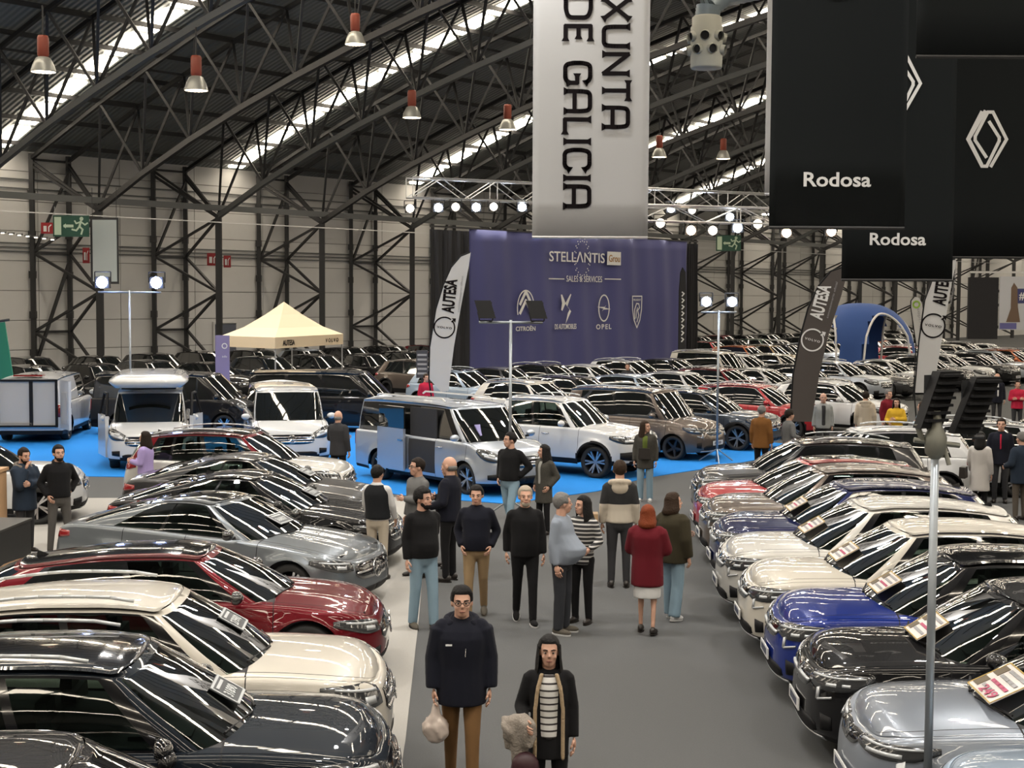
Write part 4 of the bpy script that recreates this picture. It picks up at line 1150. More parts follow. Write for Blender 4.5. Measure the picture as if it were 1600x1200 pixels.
def rodosa(name, x0, x1, y, z0, z1, label, logo=None, word=None, seed=2):
    cx = (x0 + x1) / 2; cz = (z0 + z1) / 2; w = x1 - x0
    o = empty('hanging_banner', (cx, y, cz), 0, label, 'banner')
    V, F = cloth_sheet(w, z1 - z0, .005, .9, 20, 10, .015, seed); link('fabric', mesh('fabric', V, F, BLACKB), o)
    MB().tube((-w / 2, .008, z0 - cz), (w / 2, .008, z0 - cz), .025).obj('bottom_bar', STEEL, o)
    if word: V, F = text_mesh('Rodosa', word[2], word[3], .02); flat('lettering', V, F, WHITEINK, o, (word[0] - cx, -.016, word[1] - cz))
    if logo: diamond(o, (logo[0] - cx, -.016, logo[1] - cz), logo[2])
    return o
rodosa('a', 3.54, 5.41, 20.0, 5.22, 13.4, 'black hanging banner reading Rodosa, largest and leftmost of the black banners', (4.48, 9.02, 1.35), (4.47, 5.88, .93, .20), 2)
rodosa('b', 5.58, 7.46, 24.5, 4.56, 12.6, 'black hanging banner reading Rodosa, lowest one behind the largest black banner', (6.52, 7.86, .95), (6.52, 5.25, .95, .21), 5)
rodosa('c', 7.95, 10.3, 28.0, 5.05, 12.4, 'black hanging banner with a large white diamond logo at the right edge', (9.13, 7.32, 1.10), None, 8)
rodosa('d', 4.75, 8.2, 17.2, 7.10, 12.0, 'short black banner hung high in front with a pale rod along its bottom', None, None, 11)
def white_banner():
    o = empty('hanging_banner', (5.6, 26.2, 9.6), 0, 'white hanging banner mostly hidden behind the black banners', 'banner')
    V, F = cloth_sheet(2.1, 7.0, .012, 1, 14, 8, .015, 14); link('fabric', mesh('fabric', V, F, MATS['white_banner']), o)
    MB().tube((-1.05, .008, -3.48), (1.05, .008, -3.48), .025).obj('bottom_bar', ALU, o)
white_banner()
# ---------------------------------------------------------------- curtain of the stand at the back
def curtain():
    A = Vector((-1.93, 66.0)); B = Vector((9.6, 79.5)); L = (B - A).length; ang = math.atan2(B.y - A.y, B.x - A.x)
    c = (A + B) / 2
    o = empty('stand_curtain', (c.x, c.y, 3.65), ang, 'blue pleated curtain backdrop with white car logos on the rear stand', 'curtain')
    V, F = cloth_sheet(L, 7.3, .045, 5.3, 150, 14, .03, 4); link('fabric', mesh('fabric', V, F, mat('blue_curtain', (.048, .052, .185), .7, sheen=.2)), o)
    for x0, w in ((-L / 2 - 1.35, 2.6), (L / 2 + .55, 1.1)):
        V, F = cloth_sheet(w, 7.1, .05, 4, 40, 8, .03, 6); flat('side_drape', V, F, mat('black_drape', (.012, .012, .015), .8), o, (x0, .05, 0))
    box_between('top_rail', (-L / 2 - 2.6, .05, 3.68), (L / 2 + 1.1, .05, 3.68), .06, .06, STEEL, o)
    # picture coordinates on the curtain: left edge 735, right edge 1075
    def X(px): t = (px - 735) / 340.0; return L * (t / (1.207 - .207 * t)) - L / 2
    def Z(px, py): D = 66 * (1 + .207 * ((X(px) + L / 2) / L)); return 4.25 + (463.5 - py) / 2250.0 * D - 3.65
    W = WHITEINK; y = -.14
    def put(nm, VF, px, py, rot=0, m=W): return flat(nm, VF[0], VF[1], m, o, (X(px), y, Z(px, py)), rot)
    k = 1.0
    put('stand_title', text_mesh('STELL\u039bNTIS', X(943) - X(856), .52, .008), 900, 402)
    dots = []
    for a in range(0, 360, 18):
        for rr in (.86, 1.02): dots.append(poly([(rr * .62 * math.cos(math.radians(a)) + .04 * math.cos(math.radians(q * 4)), rr * math.sin(math.radians(a)) + .04 * math.sin(math.radians(q * 4))) for q in (0, 22.5, 45, 67.5)]))
    put('dot_ring', merge(*dots), 907, 404)
    bx = X(967) - X(946); s = put('name_tile', poly([(-bx / 2, -.34), (bx / 2, -.34), (bx / 2, .34), (-bx / 2, .34)], .03), 957, 404)
    flat('tile_lettering', *text_mesh('Grou', bx * .82, .36, .01), mat('amber_print', (.35, .17, .03), .6), o, (X(957), y - .03, Z(957, 404)))
    put('stand_subtitle', text_mesh('SALES & SERVICES', X(939) - X(883), .30), 911, 436)
    for a, b in ((855, 879), (943, 968)): put('rule_line', ribbon([(-(X(b) - X(a)) / 2, 0), ((X(b) - X(a)) / 2, 0)], .05), (a + b) / 2, 436)
    # double chevron
    ch = []
    for dz in (.55, .12, -.30): ch.append(ribbon([(-.42, dz - .35), (0, dz + .25), (.42, dz - .35)], .16))
    put('chevron_logo', merge(*ch[:2], ring(.62, .06, 200, -20, 20, .85)), 819, 482)
    put('lettering', text_mesh('CITRO\u00cbN', X(834) - X(803), .26, .02), 819, 513)
    ds = merge(poly([(-.40, .62), (-.30, .62), (-.02, .20), (-.28, -.18), (-.36, -.12), (-.30, .2)]), poly([(.36, .66), (.42, .62), (.12, .05), (-.05, .18)]), poly([(-.05, .18), (.10, .05), (.40, -.20), (.30, -.10)]), poly([(.30, -.12), (.42, -.20), (.0, -.80), (.16, -.30)]))
    put('lozenge_logo', ds, 882, 480); put('lettering', text_mesh('DS AUTOMOBILES', X(899) - X(865), .26, .015), 882, 510)
    put('ring_logo', merge(ring(.44, .07, 0, 360, 32, .66), poly([(-.60, .06), (.10, .06), (.16, .14), (.05, .02), (.60, -.06), (-.10, -.08), (-.14, -.16), (-.05, -.03)])), 942, 481)
    put('lettering', text_mesh('OPEL', X(954) - X(930), .26, .02, spacing=1.3), 942, 510)
    sh = [(-.42, .80), (.42, .80), (.40, .1), (.26, -.45), (0, -.85), (-.26, -.45), (-.40, .1)]
    put('shield_logo', merge(ribbon(sh, .06, True), ribbon([(-.2, -.4), (-.22, .1), (-.05, .42), (.15, .40), (.22, .2), (.05, .05), (.16, -.2), (0, -.55)], .06), ribbon([(-.08, -.35), (-.05, 0), (.04, .2)], .05)), 994, 486)
    put('lettering', text_mesh('PEUGEOT', .66, .11, .01), 994, 468)
curtain()
# ---------------------------------------------------------------- feather flags
def feather(x, y, outline, label, m, ink, word=None, logo=None, k=1.0, lean=0):
    """outline: (dx, z) round the sail, metres"""
    o = empty('feather_flag', (x, y, 0), math.radians(lean), label, 'flag')
    b = MB(); V, F = poly(outline, .02); b.add(V, F); b.obj('sail', m, o)
    n = len(outline); lead = [p for p in outline if True][:word['nlead'] if word else n // 2]
    b = MB(); b.path([(p[0] - .02, 0, p[1]) for p in lead], .022, 6); b.tube((0, 0, 0), (lead[0][0] - .02, 0, lead[0][1]), .022, n=6); b.obj('mast', BLACK, o)
    b = MB()
    for a in range(4): b.box((.28 * math.cos(a * 1.57 + .78), .28 * math.sin(a * 1.57 + .78), .03), (.6, .05, .04), a * 1.57 + .78)
    b.obj('foot', STEEL, o)
    return o
def volvo_flag(o, cx, cz, tilt, R, ax, az, alen, ah, ink):
    y = -.02
    arrow = merge(ring(R, R * .13, 58, 400, 44), poly([(R * .62, R * .98), (R * 1.02, R * 1.0), (R * 1.0, R * .58)]), ribbon([(R * .66, R * .64), (R * .9, R * .88)], R * .14))
    flat('ring_emblem', *arrow, ink, o, (cx, y, cz), tilt); flat('emblem_lettering', *text_mesh('VOLVO', R * 1.45, R * .20, .02, spacing=1.3), ink, o, (cx, y, cz), tilt)
    flat('lettering', *text_mesh('AUTESA', alen, ah, .035), ink, o, (ax, y, az), 90 + tilt)
    flat('small_print', *text_mesh('concesionario oficial', alen * 1.05, ah * .16), GREYINK, o, (ax + ah * .85, y, az + .05), 90 + tilt)
SAILW = mat('white_sail', (.47, .47, .47), .7); SAILK = mat('dark_sail', (.060, .050, .046), .65)
o = feather(-1.9, 38.0, [(-.28, 2.05), (-.26, 2.9), (-.10, 3.9), (.10, 4.55), (.30, 5.0), (.55, 5.3), (.75, 5.38), (.80, 5.40), (.74, 5.0), (.55, 4.0), (.36, 2.9), (.22, 1.75), (.02, 1.72)], 'white feather flag with dark AUTESA lettering beside the blue curtain', SAILW, DARKINK, dict(nlead=8))
volvo_flag(o, .11, 3.42, -6, .27, .24, 4.25, .90, .34, DARKINK)
o = feather(7.10, 36.0, [(-.10, 1.15), (-.05, 2.3), (.10, 3.2), (.30, 4.0), (.55, 4.55), (.85, 4.92), (1.15, 5.02), (1.28, 5.02), (1.10, 4.3), (.82, 3.4), (.60, 2.4), (.42, 1.15)], 'dark brown feather flag with pale AUTESA lettering among the cars', SAILK, WHITEINK, dict(nlead=7))
volvo_flag(o, .40, 3.20, -14, .27, .58, 4.15, .88, .34, WHITEINK)
o = feather(11.9, 42.0, [(-.12, 1.5), (-.02, 3.0), (.12, 4.2), (.40, 5.0), (.75, 5.35), (.98, 5.40), (.99, 5.3), (.86, 4.6), (.62, 3.0), (.40, 1.5)], 'white feather flag with dark AUTESA lettering near the dark floodlights', SAILW, DARKINK, dict(nlead=6))
volvo_flag(o, .36, 3.46, -8, .34, .58, 4.55, 1.0, .40, DARKINK)
o = feather(16.75, 60.0, [(.10, 2.3), (-.16, 3.9), (-.16, 4.15), (-.02, 4.32), (.16, 4.28), (.28, 4.05), (.50, 2.9), (.48, 2.3)], 'small white blade flag with a green roundel, behind the white flag', SAILW, DARKINK, dict(nlead=4))
flat('roundel', *ring(.13, .07), mat('lime_print', (.25, .42, .05), .6), o, (.05, -.02, 4.0)); flat('lettering', *text_mesh('hibridos', 1.0, .13), GREYINK, o, (.20, -.02, 3.35), 102)
o = feather(8.45, 73.0, [(0, 1.6), (.0, 4.6), (.06, 5.5), (.16, 5.75), (.30, 5.5), (.34, 4.6), (.34, 1.6)], 'narrow black flag with white marks in front of the blue curtain', mat('black_sail', (.012, .012, .014), .7), WHITEINK, dict(nlead=4))
for q in range(8): flat('mark', *ribbon([(0, 0), (.10, .12), (.0, .2)], .06), WHITEINK, o, (.13, -.02, 2.0 + .33 * q))
# ---------------------------------------------------------------- lighting truss over the stand
LEDW = mat('cool_lamp', (.8, .8, .8), .4, emit=(.72, .82, 1.0), es=LAMP_E * 2.2); LEDB = mat('blue_lamp', (.8, .8, .8), .4, emit=(.42, .55, 1.0), es=LAMP_E * 3); WARM = mat('warm_lamp', (.8, .7, .6), .4, emit=(1.0, .72, .48), es=LAMP_E * 1.6); DIM = mat('dim_lamp', (.8, .78, .72), .4, emit=(1.0, .9, .75), es=2.0)
def box_truss(a, b, w, label):
    a, b = Vector(a), Vector(b); o = empty('lighting_truss', a, 0, label, 'truss'); d = b - a; L = d.length; t = d.normalized(); n = Vector((-t.y, t.x, 0)).normalized() * w / 2; up = Vector((0, 0, w / 2))
    for sn in (-1, 1):
        for su in (-1, 1):
            m = MB(); m.tube(n * sn + up * su, d + n * sn + up * su, .035, n=6); m.obj('chord_tube', ALU, o)
    k = int(L / 1.1)
    for sn in (-1, 1):
        for i in range(k):
            p, q = d * (i / k), d * ((i + 1) / k); f = 1 if i % 2 else -1
            m = MB(); m.tube(p + n * sn + up * f, q + n * sn - up * f, .022, n=5); m.obj('lattice_tube', ALU, o)
            if i % 3 == 0: m = MB(); m.tube(p + n * sn + up, p + n * sn - up, .022, n=5); m.obj('lattice_tube', ALU, o)
    return o
box_truss((-3.93, 55, 8.35), (10.9, 61.5, 8.25), .75, 'silver box truss over the rear stand carrying cool white floodlights')
box_truss((4.3, 50, 7.15), (10.2, 50.4, 7.05), .55, 'lower silver box truss partly behind the white banner, with clamped lamps')
def spot(x, y, z, m, label, sz=.38, aim=-90, tilt=.5):
    o = empty('floodlight', (x, y, z), math.radians(aim + 90), label, 'floodlight')
    MB().box((0, .10, 0), (sz, .20, sz * .8), taper=.9).obj('housing', STEEL, o)
    g = MB(); g.lathe([(.001, -.10), (sz * .30, -.09), (sz * .36, -.02), (sz * .42, .02)], axis='y', n=14); g.obj('lens', m, o, True)
    b = MB(); b.path([(-sz * .56, .1, 0), (-sz * .56, .1, sz * .75), (sz * .56, .1, sz * .75), (sz * .56, .1, 0)], .018); b.obj('yoke', STEEL, o)
    return o
for i, (x, y, z, m, n) in enumerate([(-2.85, 55.4, 7.62, LEDW, 'first lit floodlight from the left under the silver truss'), (-1.42, 56, 7.68, LEDW, 'second lit floodlight from the left under the silver truss'), (.36, 56.8, 7.74, LEDW, 'third lit floodlight, just left of the white banner'),
        (6.5, 59.5, 7.88, LEDW, 'lit floodlight just right of the white banner'), (9.06, 60.4, 7.60, LEDW, 'last lit floodlight at the right end of the silver truss'), (-3.9, 54.9, 7.55, DIM, 'dim lamp at the left end of the silver truss'), (-2.2, 55.6, 7.66, DIM, 'dim lamp between the first two lit floodlights'), (-.75, 56.3, 7.72, DIM, 'dim lamp between the second and third lit floodlights'), (7.4, 59.8, 7.84, DIM, 'dim lamp between the two right floodlights'),
        (6.15, 49.9, 6.55, WARM, 'warm glowing lamp clamped under the lower truss'), (7.80, 50.2, 6.66, LEDW, 'cool glowing lamp clamped under the lower truss'), (9.5, 50.2, 6.5, WARM, 'warm lamp at the left below the largest black banner'), (11.1, 50.4, 6.56, WARM, 'warm lamp at the right below the largest black banner'), (5.1, 50, 6.8, DIM, 'pale unlit lamp beside the white banner edge'), (6.9, 49.9, 6.55, DIM, 'pale unlit lamp between the warm and cool lamps'), (8.5, 50.2, 6.8, DIM, 'pale unlit lamp right of the cool lamp')]):
    spot(x, y, z, m, n, .40)
# ---------------------------------------------------------------- mast floodlights
def mast(x, y, h, w, lit, label, dark_label, aim=-90, sz=.42, r=.03):
    o = empty('lamp_mast', (x, y, 0), 0, label, 'lamp stand')
    MB().tube((0, 0, 0), (0, 0, h), r, n=10).obj('pole', GALV, o, True)
    MB().tube((-w / 2 - .12, 0, h - .05), (w / 2 + .12, 0, h - .05), r * .85, n=8).obj('crossbar', GALV, o, True)
    for a in range(3): MB().tube((0, 0, .35), (.5 * math.cos(a * 2.09 + .5), .5 * math.sin(a * 2.09 + .5), .02), .018, n=6).obj('leg', GALV, o)
    for sx, nm in ((-1, 'left'), (1, 'right')):
        if not lit:
            f = empty('floodlight', (x + sx * w / 2, y - .05, h + .20), 0, dark_label % nm, 'floodlight')
            m = MB().box((0, 0, 0), (.31, .10, .34)); m.V = [(v[0] - v[2] * .30, v[1] + v[2] * .3, v[2]) for v in m.V]; m.obj('housing', BLACK, f)
            MB().box((0, .07, 0), (.26, .02, .28)).obj('lens', LENS, f); MB().path([(-.14, 0, -.05), (-.10, 0, -.22), (.14, 0, -.22), (.17, 0, -.05)], .014).obj('yoke', STEEL, f)
            continue
        s = spot(x + sx * w / 2, y - .05, h + .22, lit or BLACK, dark_label % nm, sz, aim)
mast(-.03, 27.5, 3.80, .98, None, 'slim grey lamp mast in front of the silver van', 'black unlit floodlight on the %s arm of the mast by the silver van', 60, .30)
mast(5.30, 37.0, 3.92, .66, LEDW, 'slim grey lamp mast with two glowing lamps beside the slate car', 'glowing floodlight on the %s arm of the mast by the slate car', -90, .30)
mast(-10.75, 40.5, 4.36, 1.52, LEDB, 'slim lamp mast with two blue lamps behind the left white van', 'blue glowing floodlight on the %s arm behind the left white van', -90, .40)
def near_mast():
    o = empty('lamp_mast', (3.15, 10.66, 0), 0, 'near grey lamp mast standing between the right row cars', 'lamp stand')
    MB().tube((0, 0, 0), (0, 0, 3.28), .032, n=12).obj('pole', GALV, o, True)
    for a in range(3): MB().tube((0, 0, .3), (.045 * math.cos(a * 2.09 + .5), .045 * math.sin(a * 2.09 + .5), .02), .018, n=6).obj('leg', GALV, o)
    b = MB(); b.lathe([(.034, 3.06), (.075, 3.10), (.085, 3.22), (.05, 3.30), (.03, 3.42)], n=14); b.obj('clamp_head', mat('pewter', (.20, .20, .17), .5, .4), o, True)
    b = MB(); b.tube((-.16, 0, 3.20), (.18, 0, 3.16), .02).tube((.05, 0, 3.2), (.09, -.05, 3.02), .018).tube((-.10, 0, 3.2), (-.14, 0, 3.32), .022); b.obj('knob', mat('pewter'), o)
    for dx, dz, rz, lab in ((.02, 3.50, 25, 'black floodlight head seen from behind, left one on the near mast'), (.30, 3.46, 12, 'black floodlight head seen from behind, right one on the near mast')):
        f = empty('floodlight', (3.15 + dx, 10.71, dz), math.radians(rz), lab, 'floodlight')
        m = MB(); m.box((0, 0, .0), (.20, .09, .42)); m.V = [(v[0] + v[2] * .42, v[1], v[2]) for v in m.V]; m.obj('housing', BLACK, f)
        for q in range(7): MB().box((-.15 * .42 + q * .055 * .42 - .0, -.065, -.15 + .055 * q), (.19, .05, .02)).obj('cooling_fin', BLACK, f)
        MB().box((0, .05, 0), (.16, .012, .36)).obj('lens', LENS, f)
        MB().path([(-.13, 0, -.12), (-.06, 0, -.24), (.08, 0, -.24)], .016).obj('yoke', STEEL, f)
near_mast()
# ---------------------------------------------------------------- high-bay lamps, air diffuser
ORANGE = mat('orange_housing', (.24, .045, .022), .5); BELL = mat('bell_reflector', (.34, .34, .31), .35, .3); BULB = mat('bay_glow', (.8, .7, .6), .4, emit=(1.0, .80, .55), es=5.0)
for i, (x, y, z, lab) in enumerate(BAYS):
    o = empty('high_bay_lamp', (x, y, z), 0, 'high-bay lamp with orange housing and pale bell, ' + lab, 'lamp')
    MB().tube((0, 0, .9), (0, 0, 1.9), .03, n=6).obj('hanger', STEEL, o)
    b = MB(); b.lathe([(.001, .95), (.16, .93), (.19, .85), (.19, .30), (.14, .22)], n=14); b.obj('housing', ORANGE, o, True)
    b = MB(); b.lathe([(.14, .25), (.24, .20), (.34, .0), (.41, -.22), (.42, -.26), (.39, -.25), (.30, 0), (.16, .15)], n=20); b.obj('bell', BELL, o, True)
    b = MB(); b.lathe([(.001, -.21), (.37, -.22), (.39, -.25)], n=18); b.obj('lamp_glow', BULB, o)
def diffuser():
    m = mat('pale_duct', (.30, .30, .26), .5)
    o = empty('air_diffuser', (5.95, 45, 11.3), 0, 'pale cylindrical air diffuser with round jet nozzles under the roof', 'air vent')
    b = MB(); b.lathe([(.001, 0), (.46, 0), (.49, .05), (.50, 1.25), (.46, 1.30), (.46, 1.55), (.40, 1.6)], n=24); b.obj('drum', m, o, True)
    for r_, z in ((0, .95), (1, .55)):
        for i in range(7):
            a = 2 * math.pi * (i + .5 * r_) / 7; d = Vector((math.cos(a), math.sin(a), -.15)).normalized(); c = Vector((.47 * math.cos(a), .47 * math.sin(a), z))
            n = MB(); n.tube(c, c + d * .14, .17, .14, 12, False); n.obj('nozzle', m, o, True); k = MB(); k.tube(c + d * .05, c + d * .06, .13, n=12); k.obj('nozzle_throat', BLACK, o)
    pts = [(0, 0, 1.5), (.05, 0, 1.9), (.5, .2, 2.3), (1.4, .6, 2.55), (2.6, 1.2, 2.9), (4.2, 2, 3.5)]
    b = MB()
    for p, q in zip(pts[:-1], pts[1:]):
        for e in range(4): A = Vector(p).lerp(q, e / 4); B = Vector(p).lerp(q, e / 4 + .25); b.tube(A, B, .36, .39, 14, False)
    b.obj('flexible_duct', mat('foil_duct', (.30, .36, .40), .3, .5), o, True)
diffuser()
# ---------------------------------------------------------------- tents, signs, panels
def tent():
    CR = mat('cream_canvas', (.62, .50, .34), .8)
    A, B, C_ = Vector((-10.7, 53.0)), Vector((-8.4, 51.0)), Vector((-6.6, 56.2)); D = A + (C_ - B); c = (A + C_) / 2
    o = empty('canopy_tent', (c.x, c.y, 0), 0, 'cream pop-up canopy tent with a pointed top by the back wall', 'tent')
    cs = [p - c for p in (A, B, C_, D)]; V = [(p.x, p.y, 2.75) for p in cs] + [(p.x, p.y, 2.35) for p in cs]; n0 = len(V)
    mids = []
    V.append((0, 0, 4.0)); F = []
    for i in range(4):
        j = (i + 1) % 4
        for t in (.35, .7): p = cs[i] * (1 - t); V.append((p.x, p.y, 2.75 + 1.25 * t ** 1.35))
        F.append((i, j, 4 + j, 4 + i)[::-1])
    for i in range(4):
        j = (i + 1) % 4; a, b_ = n0 + 1 + 2 * i, n0 + 2 + 2 * i; c1, d1 = n0 + 1 + 2 * j, n0 + 2 + 2 * j
        F += [(i, j, c1, a), (a, c1, d1, b_), (b_, d1, n0)]
    link('canopy', mesh('canopy', V, F, CR, False), o)
    for p in cs: MB().tube((p.x * .98, p.y * .98, 0), (p.x * .98, p.y * .98, 2.7), .03, n=6).obj('leg', ALU, o)
    d = (cs[2] - cs[1]); L = d.length; ang = math.atan2(d.y, d.x); h = empty('valance_print', ((cs[1] + cs[2]) / 2).to_3d() + Vector((0, 0, 2.54)), ang); h.parent = o
    flat('lettering', *text_mesh('AUTESA', .9, .2, .02), DARKINK, h, (-L / 2 + 1.0, -.02, 0)); flat('lettering', *text_mesh('VOLVO', 1.1, .15, .01, spacing=1.5), DARKINK, h, (L / 2 - 1.0, -.02, 0))
tent()
def blue_tent():
    BT = mat('blue_canvas', (.02, .07, .26), .7)
    o = empty('arched_tent', (18.1, 75.0, 0), -.2, 'blue arched event tent with white edging by the back wall', 'tent')
    n, m, V, F = 48, 12, [], []
    for j in range(m + 1):
        e = j / m * math.pi / 2
        for i in range(n):
            a = 2 * math.pi * i / n; r = 2.9 * math.cos(e) ** .8; V.append((r * math.cos(a), r * math.sin(a), 4.0 * math.sin(e) ** .75))
    for j in range(m):
        for i in range(n):
            a = (360 * (i + .5) / n + 12) % 90 - 45; z = (j + .5) / m
            if abs(a) < 33 and z < .62 * math.sqrt(max(0, 1 - (a / 33) ** 2)): continue
            F.append((j * n + i, j * n + (i + 1) % n, (j + 1) * n + (i + 1) % n, (j + 1) * n + i))
    link('canopy', mesh('canopy', V, F, BT), o)
    for q in range(4):
        pts = []
        for t in np.linspace(-33, 33, 15):
            a = math.radians(90 * q + 45 - 12 + t); e = .62 * math.sqrt(max(0, 1 - (t / 33) ** 2)) * math.pi / 2; r = 2.93 * math.cos(e) ** .8; pts.append((r * math.cos(a), r * math.sin(a), 4.0 * math.sin(e) ** .75 if e > 0 else 0))
        MB().path(pts, .06, 6).obj('edging', WHITEINK, o)
    flat('lettering', *text_mesh('eventos', .9, .2), WHITEINK, o, (.4, -1.4, 3.3)) if False else None
blue_tent()
GREEN = mat('exit_green', (.007, .055, .032), .5)
def exit_sign(x, y, z, w, h, label, sc=1.0):
    o = empty('exit_sign', (x, y, z), 0, label, 'sign')
    MB().box((0, .04, 0), (w, .08, h)).obj('sign_panel', GREEN, o)
    for sx in (-1, 1): MB().tube((sx * w * .46, .04, h / 2), (sx * w * .46, .04, h / 2 + .35), .012, n=5).obj('hanger', ALU, o)
    pale = mat('pale_green_print', (.42, .52, .38), .6)
    flat('door_symbol', *poly([(-w * .46, -h * .42), (-w * .27, -h * .42), (-w * .27, h * .42), (-w * .46, h * .42)]), pale, o, (0, -.006, 0))
    flat('arrow', *merge(ribbon([(-w * .18, 0), (w * .05, 0)], h * .13), poly([(-w * .22, 0), (-w * .14, -h * .12), (-w * .14, h * .12)])), pale, o, (0, -.006, 0))
    man = merge(ring(h * .05, h * .08, 0, 360, 10), ribbon([(-.03 * h, -.12 * h), (-.10 * h, -.36 * h)], h * .10), ribbon([(-.10 * h, -.36 * h), (.05 * h, -.50 * h), (-.02 * h, -.72 * h)], h * .08), ribbon([(-.10 * h, -.36 * h), (-.25 * h, -.55 * h), (-.45 * h, -.50 * h)], h * .08), ribbon([(-.03 * h, -.14 * h), (-.25 * h, -.22 * h), (-.32 * h, -.10 * h)], h * .07), ribbon([(-.03 * h, -.14 * h), (.16 * h, -.28 * h), (.28 * h, -.20 * h)], h * .07))
    flat('running_figure', *man, pale, o, (w * .30, -.006, h * .34))
exit_sign(-17.9, 58.6, 7.0, 1.45, .86, 'green emergency exit sign with running figure at the far left')
exit_sign(10.48, 70.2, 6.88, 1.20, .76, 'smaller green exit sign with running figure right of the blue curtain')
REDS = mat('sign_red', (.28, .012, .016), .5)
def red_sign(s, u, z, w, h, label, bar=True):
    x, y, _ = hp(s, u, 0); o = empty('fire_sign', (x, y, z), WANG - .7, label, 'sign')
    MB().box((0, 0, 0), (w, .04, h)).obj('sign_panel', REDS, o)
    flat('pictogram', *merge(poly([(-w * .3, -h * .3), (-w * .05, -h * .3), (-w * .05, h * .2), (-w * .3, h * .2)]), ribbon([(w * .12, -h * .3), (w * .12, h * .1), (w * .3, h * .3)], w * .09)), WHITEINK, o, (0, -.03, 0))
red_sign(9.6, -3.6, 6.2, .62, .68, 'red square fire hose sign on the wall right of the screen'); red_sign(10.6, -3.6, 6.1, .40, .66, 'narrow red sign right of the fire hose sign'); red_sign(1.35, -3.2, 6.2, .34, .78, 'narrow red fire extinguisher sign left of the screen'); red_sign(-.7, -3.4, 7.5, .60, .55, 'faded red sign just left of the green exit sign'); red_sign(22.2, -3.9, 6.3, .4, .5, 'small red sign on the wall far behind the exit sign') if False else None
def screen_panel():
    o = empty('hanging_screen', (-16.95, 60, 6.05), 0, 'tall pale hanging screen with a dark frame by the left lattice column', 'screen')
    MB().box((0, .05, 0), (1.15, .10, 2.75)).obj('frame', STEEL, o); MB().box((0.02, -.012, 0), (1.0, .03, 2.55)).obj('panel', mat('pale_screen', (.42, .46, .45), .25, coat=.5), o)
    for sx in (-1, 1): MB().tube((sx * .5, .05, 1.37), (sx * .5, .05, 2.6), .012, n=5).obj('suspension_wire', STEEL, o)
screen_panel()
def totem():
    o = empty('info_totem', (-9.66, 48, 0), 0, 'lilac information totem standing by the cream tent', 'sign')
    MB().box((0, 0, 1.45), (.46, .10, 2.9)).obj('panel', mat('lilac_panel', (.22, .19, .36), .6), o); MB().box((0, 0, .03), (.7, .5, .06)).obj('foot', STEEL, o)
    flat('ring_print', *ring(.08, .03), WHITEINK, o, (.08, -.06, 2.55)); flat('lettering', *text_mesh('info', .16, .07), WHITEINK, o, (.08, -.06, 2.2))
    o = empty('info_totem', (-3.1, 49.6, 0), 0, 'dark price board on a post left of the white flag', 'sign')
    MB().tube((0, 0, 0), (0, 0, 1.6), .03).obj('post', STEEL, o); MB().box((0, -.02, 1.9), (.40, .06, .95)).obj('panel', mat('board_dark', (.05, .05, .06), .5), o)
    for q in range(5): flat('text_line', *ribbon([(-.14, 0), (.14, 0)], .07), GREYINK, o, (0, -.06, 1.58 + .16 * q))
totem()
def poster():
    o = empty('stand_poster', (29.9, 84.0, 4.0), -.1, 'white and blue poster starting with #So at the right edge', 'poster')
    MB().box((0, .05, 0), (3.0, .1, 3.1)).obj('panel', mat('poster_white', (.50, .52, .56), .6), o)
    flat('blue_band', *poly([(-.55, .0), (1.4, .0), (1.4, .85), (-.55, .85)]), mat('poster_blue', (.03, .035, .14), .6), o, (0, -.01, 0))
    flat('lettering', *text_mesh('#So', .80, .50, .02), WHITEINK, o, (.0, -.03, .42))
    flat('drum_print', *poly([(-1.1, -1.1), (-.3, -1.1), (-.45, -.2), (-.5, .9), (-.7, 1.2), (-.85, .9), (-.85, -.3)]), mat('poster_brown', (.14, .09, .06), .6), o, (0, -.012, 0))
    flat('lower_band', *poly([(-1.45, -1.5), (-.5, -1.5), (-.5, -1.15), (-1.45, -1.15)]), mat('poster_lilac', (.12, .12, .32), .6), o, (0, -.012, 0))
    MB().box((-2.4, .2, -.3), (1.7, .3, 3.6)).obj('black_pier', mat('black_drape', (.012, .012, .015), .8), o)
    box_between('top_truss', (-3.2, 0, 1.8), (1.6, 0, 1.8), .12, .12, ALU, o)
poster()
def wall_lamps():
    for i in range(7):
        o = empty('wall_lamp', (-24.9 + .385 * i, 70.6 + .06 * i, 7.20 - .05 * i), 0, '%s small white strip lamp in the row left of the exit sign' % ['first', 'second', 'third', 'fourth', 'fifth', 'sixth', 'seventh'][i], 'lamp', 'small lamps left of the exit sign')
        MB().box((0, .05, .05), (.30, .10, .08)).obj('housing', GREYSTEEL, o); MB().box((0, 0, 0), (.15, .09, .05)).obj('tube', DIM, o)
wall_lamps()
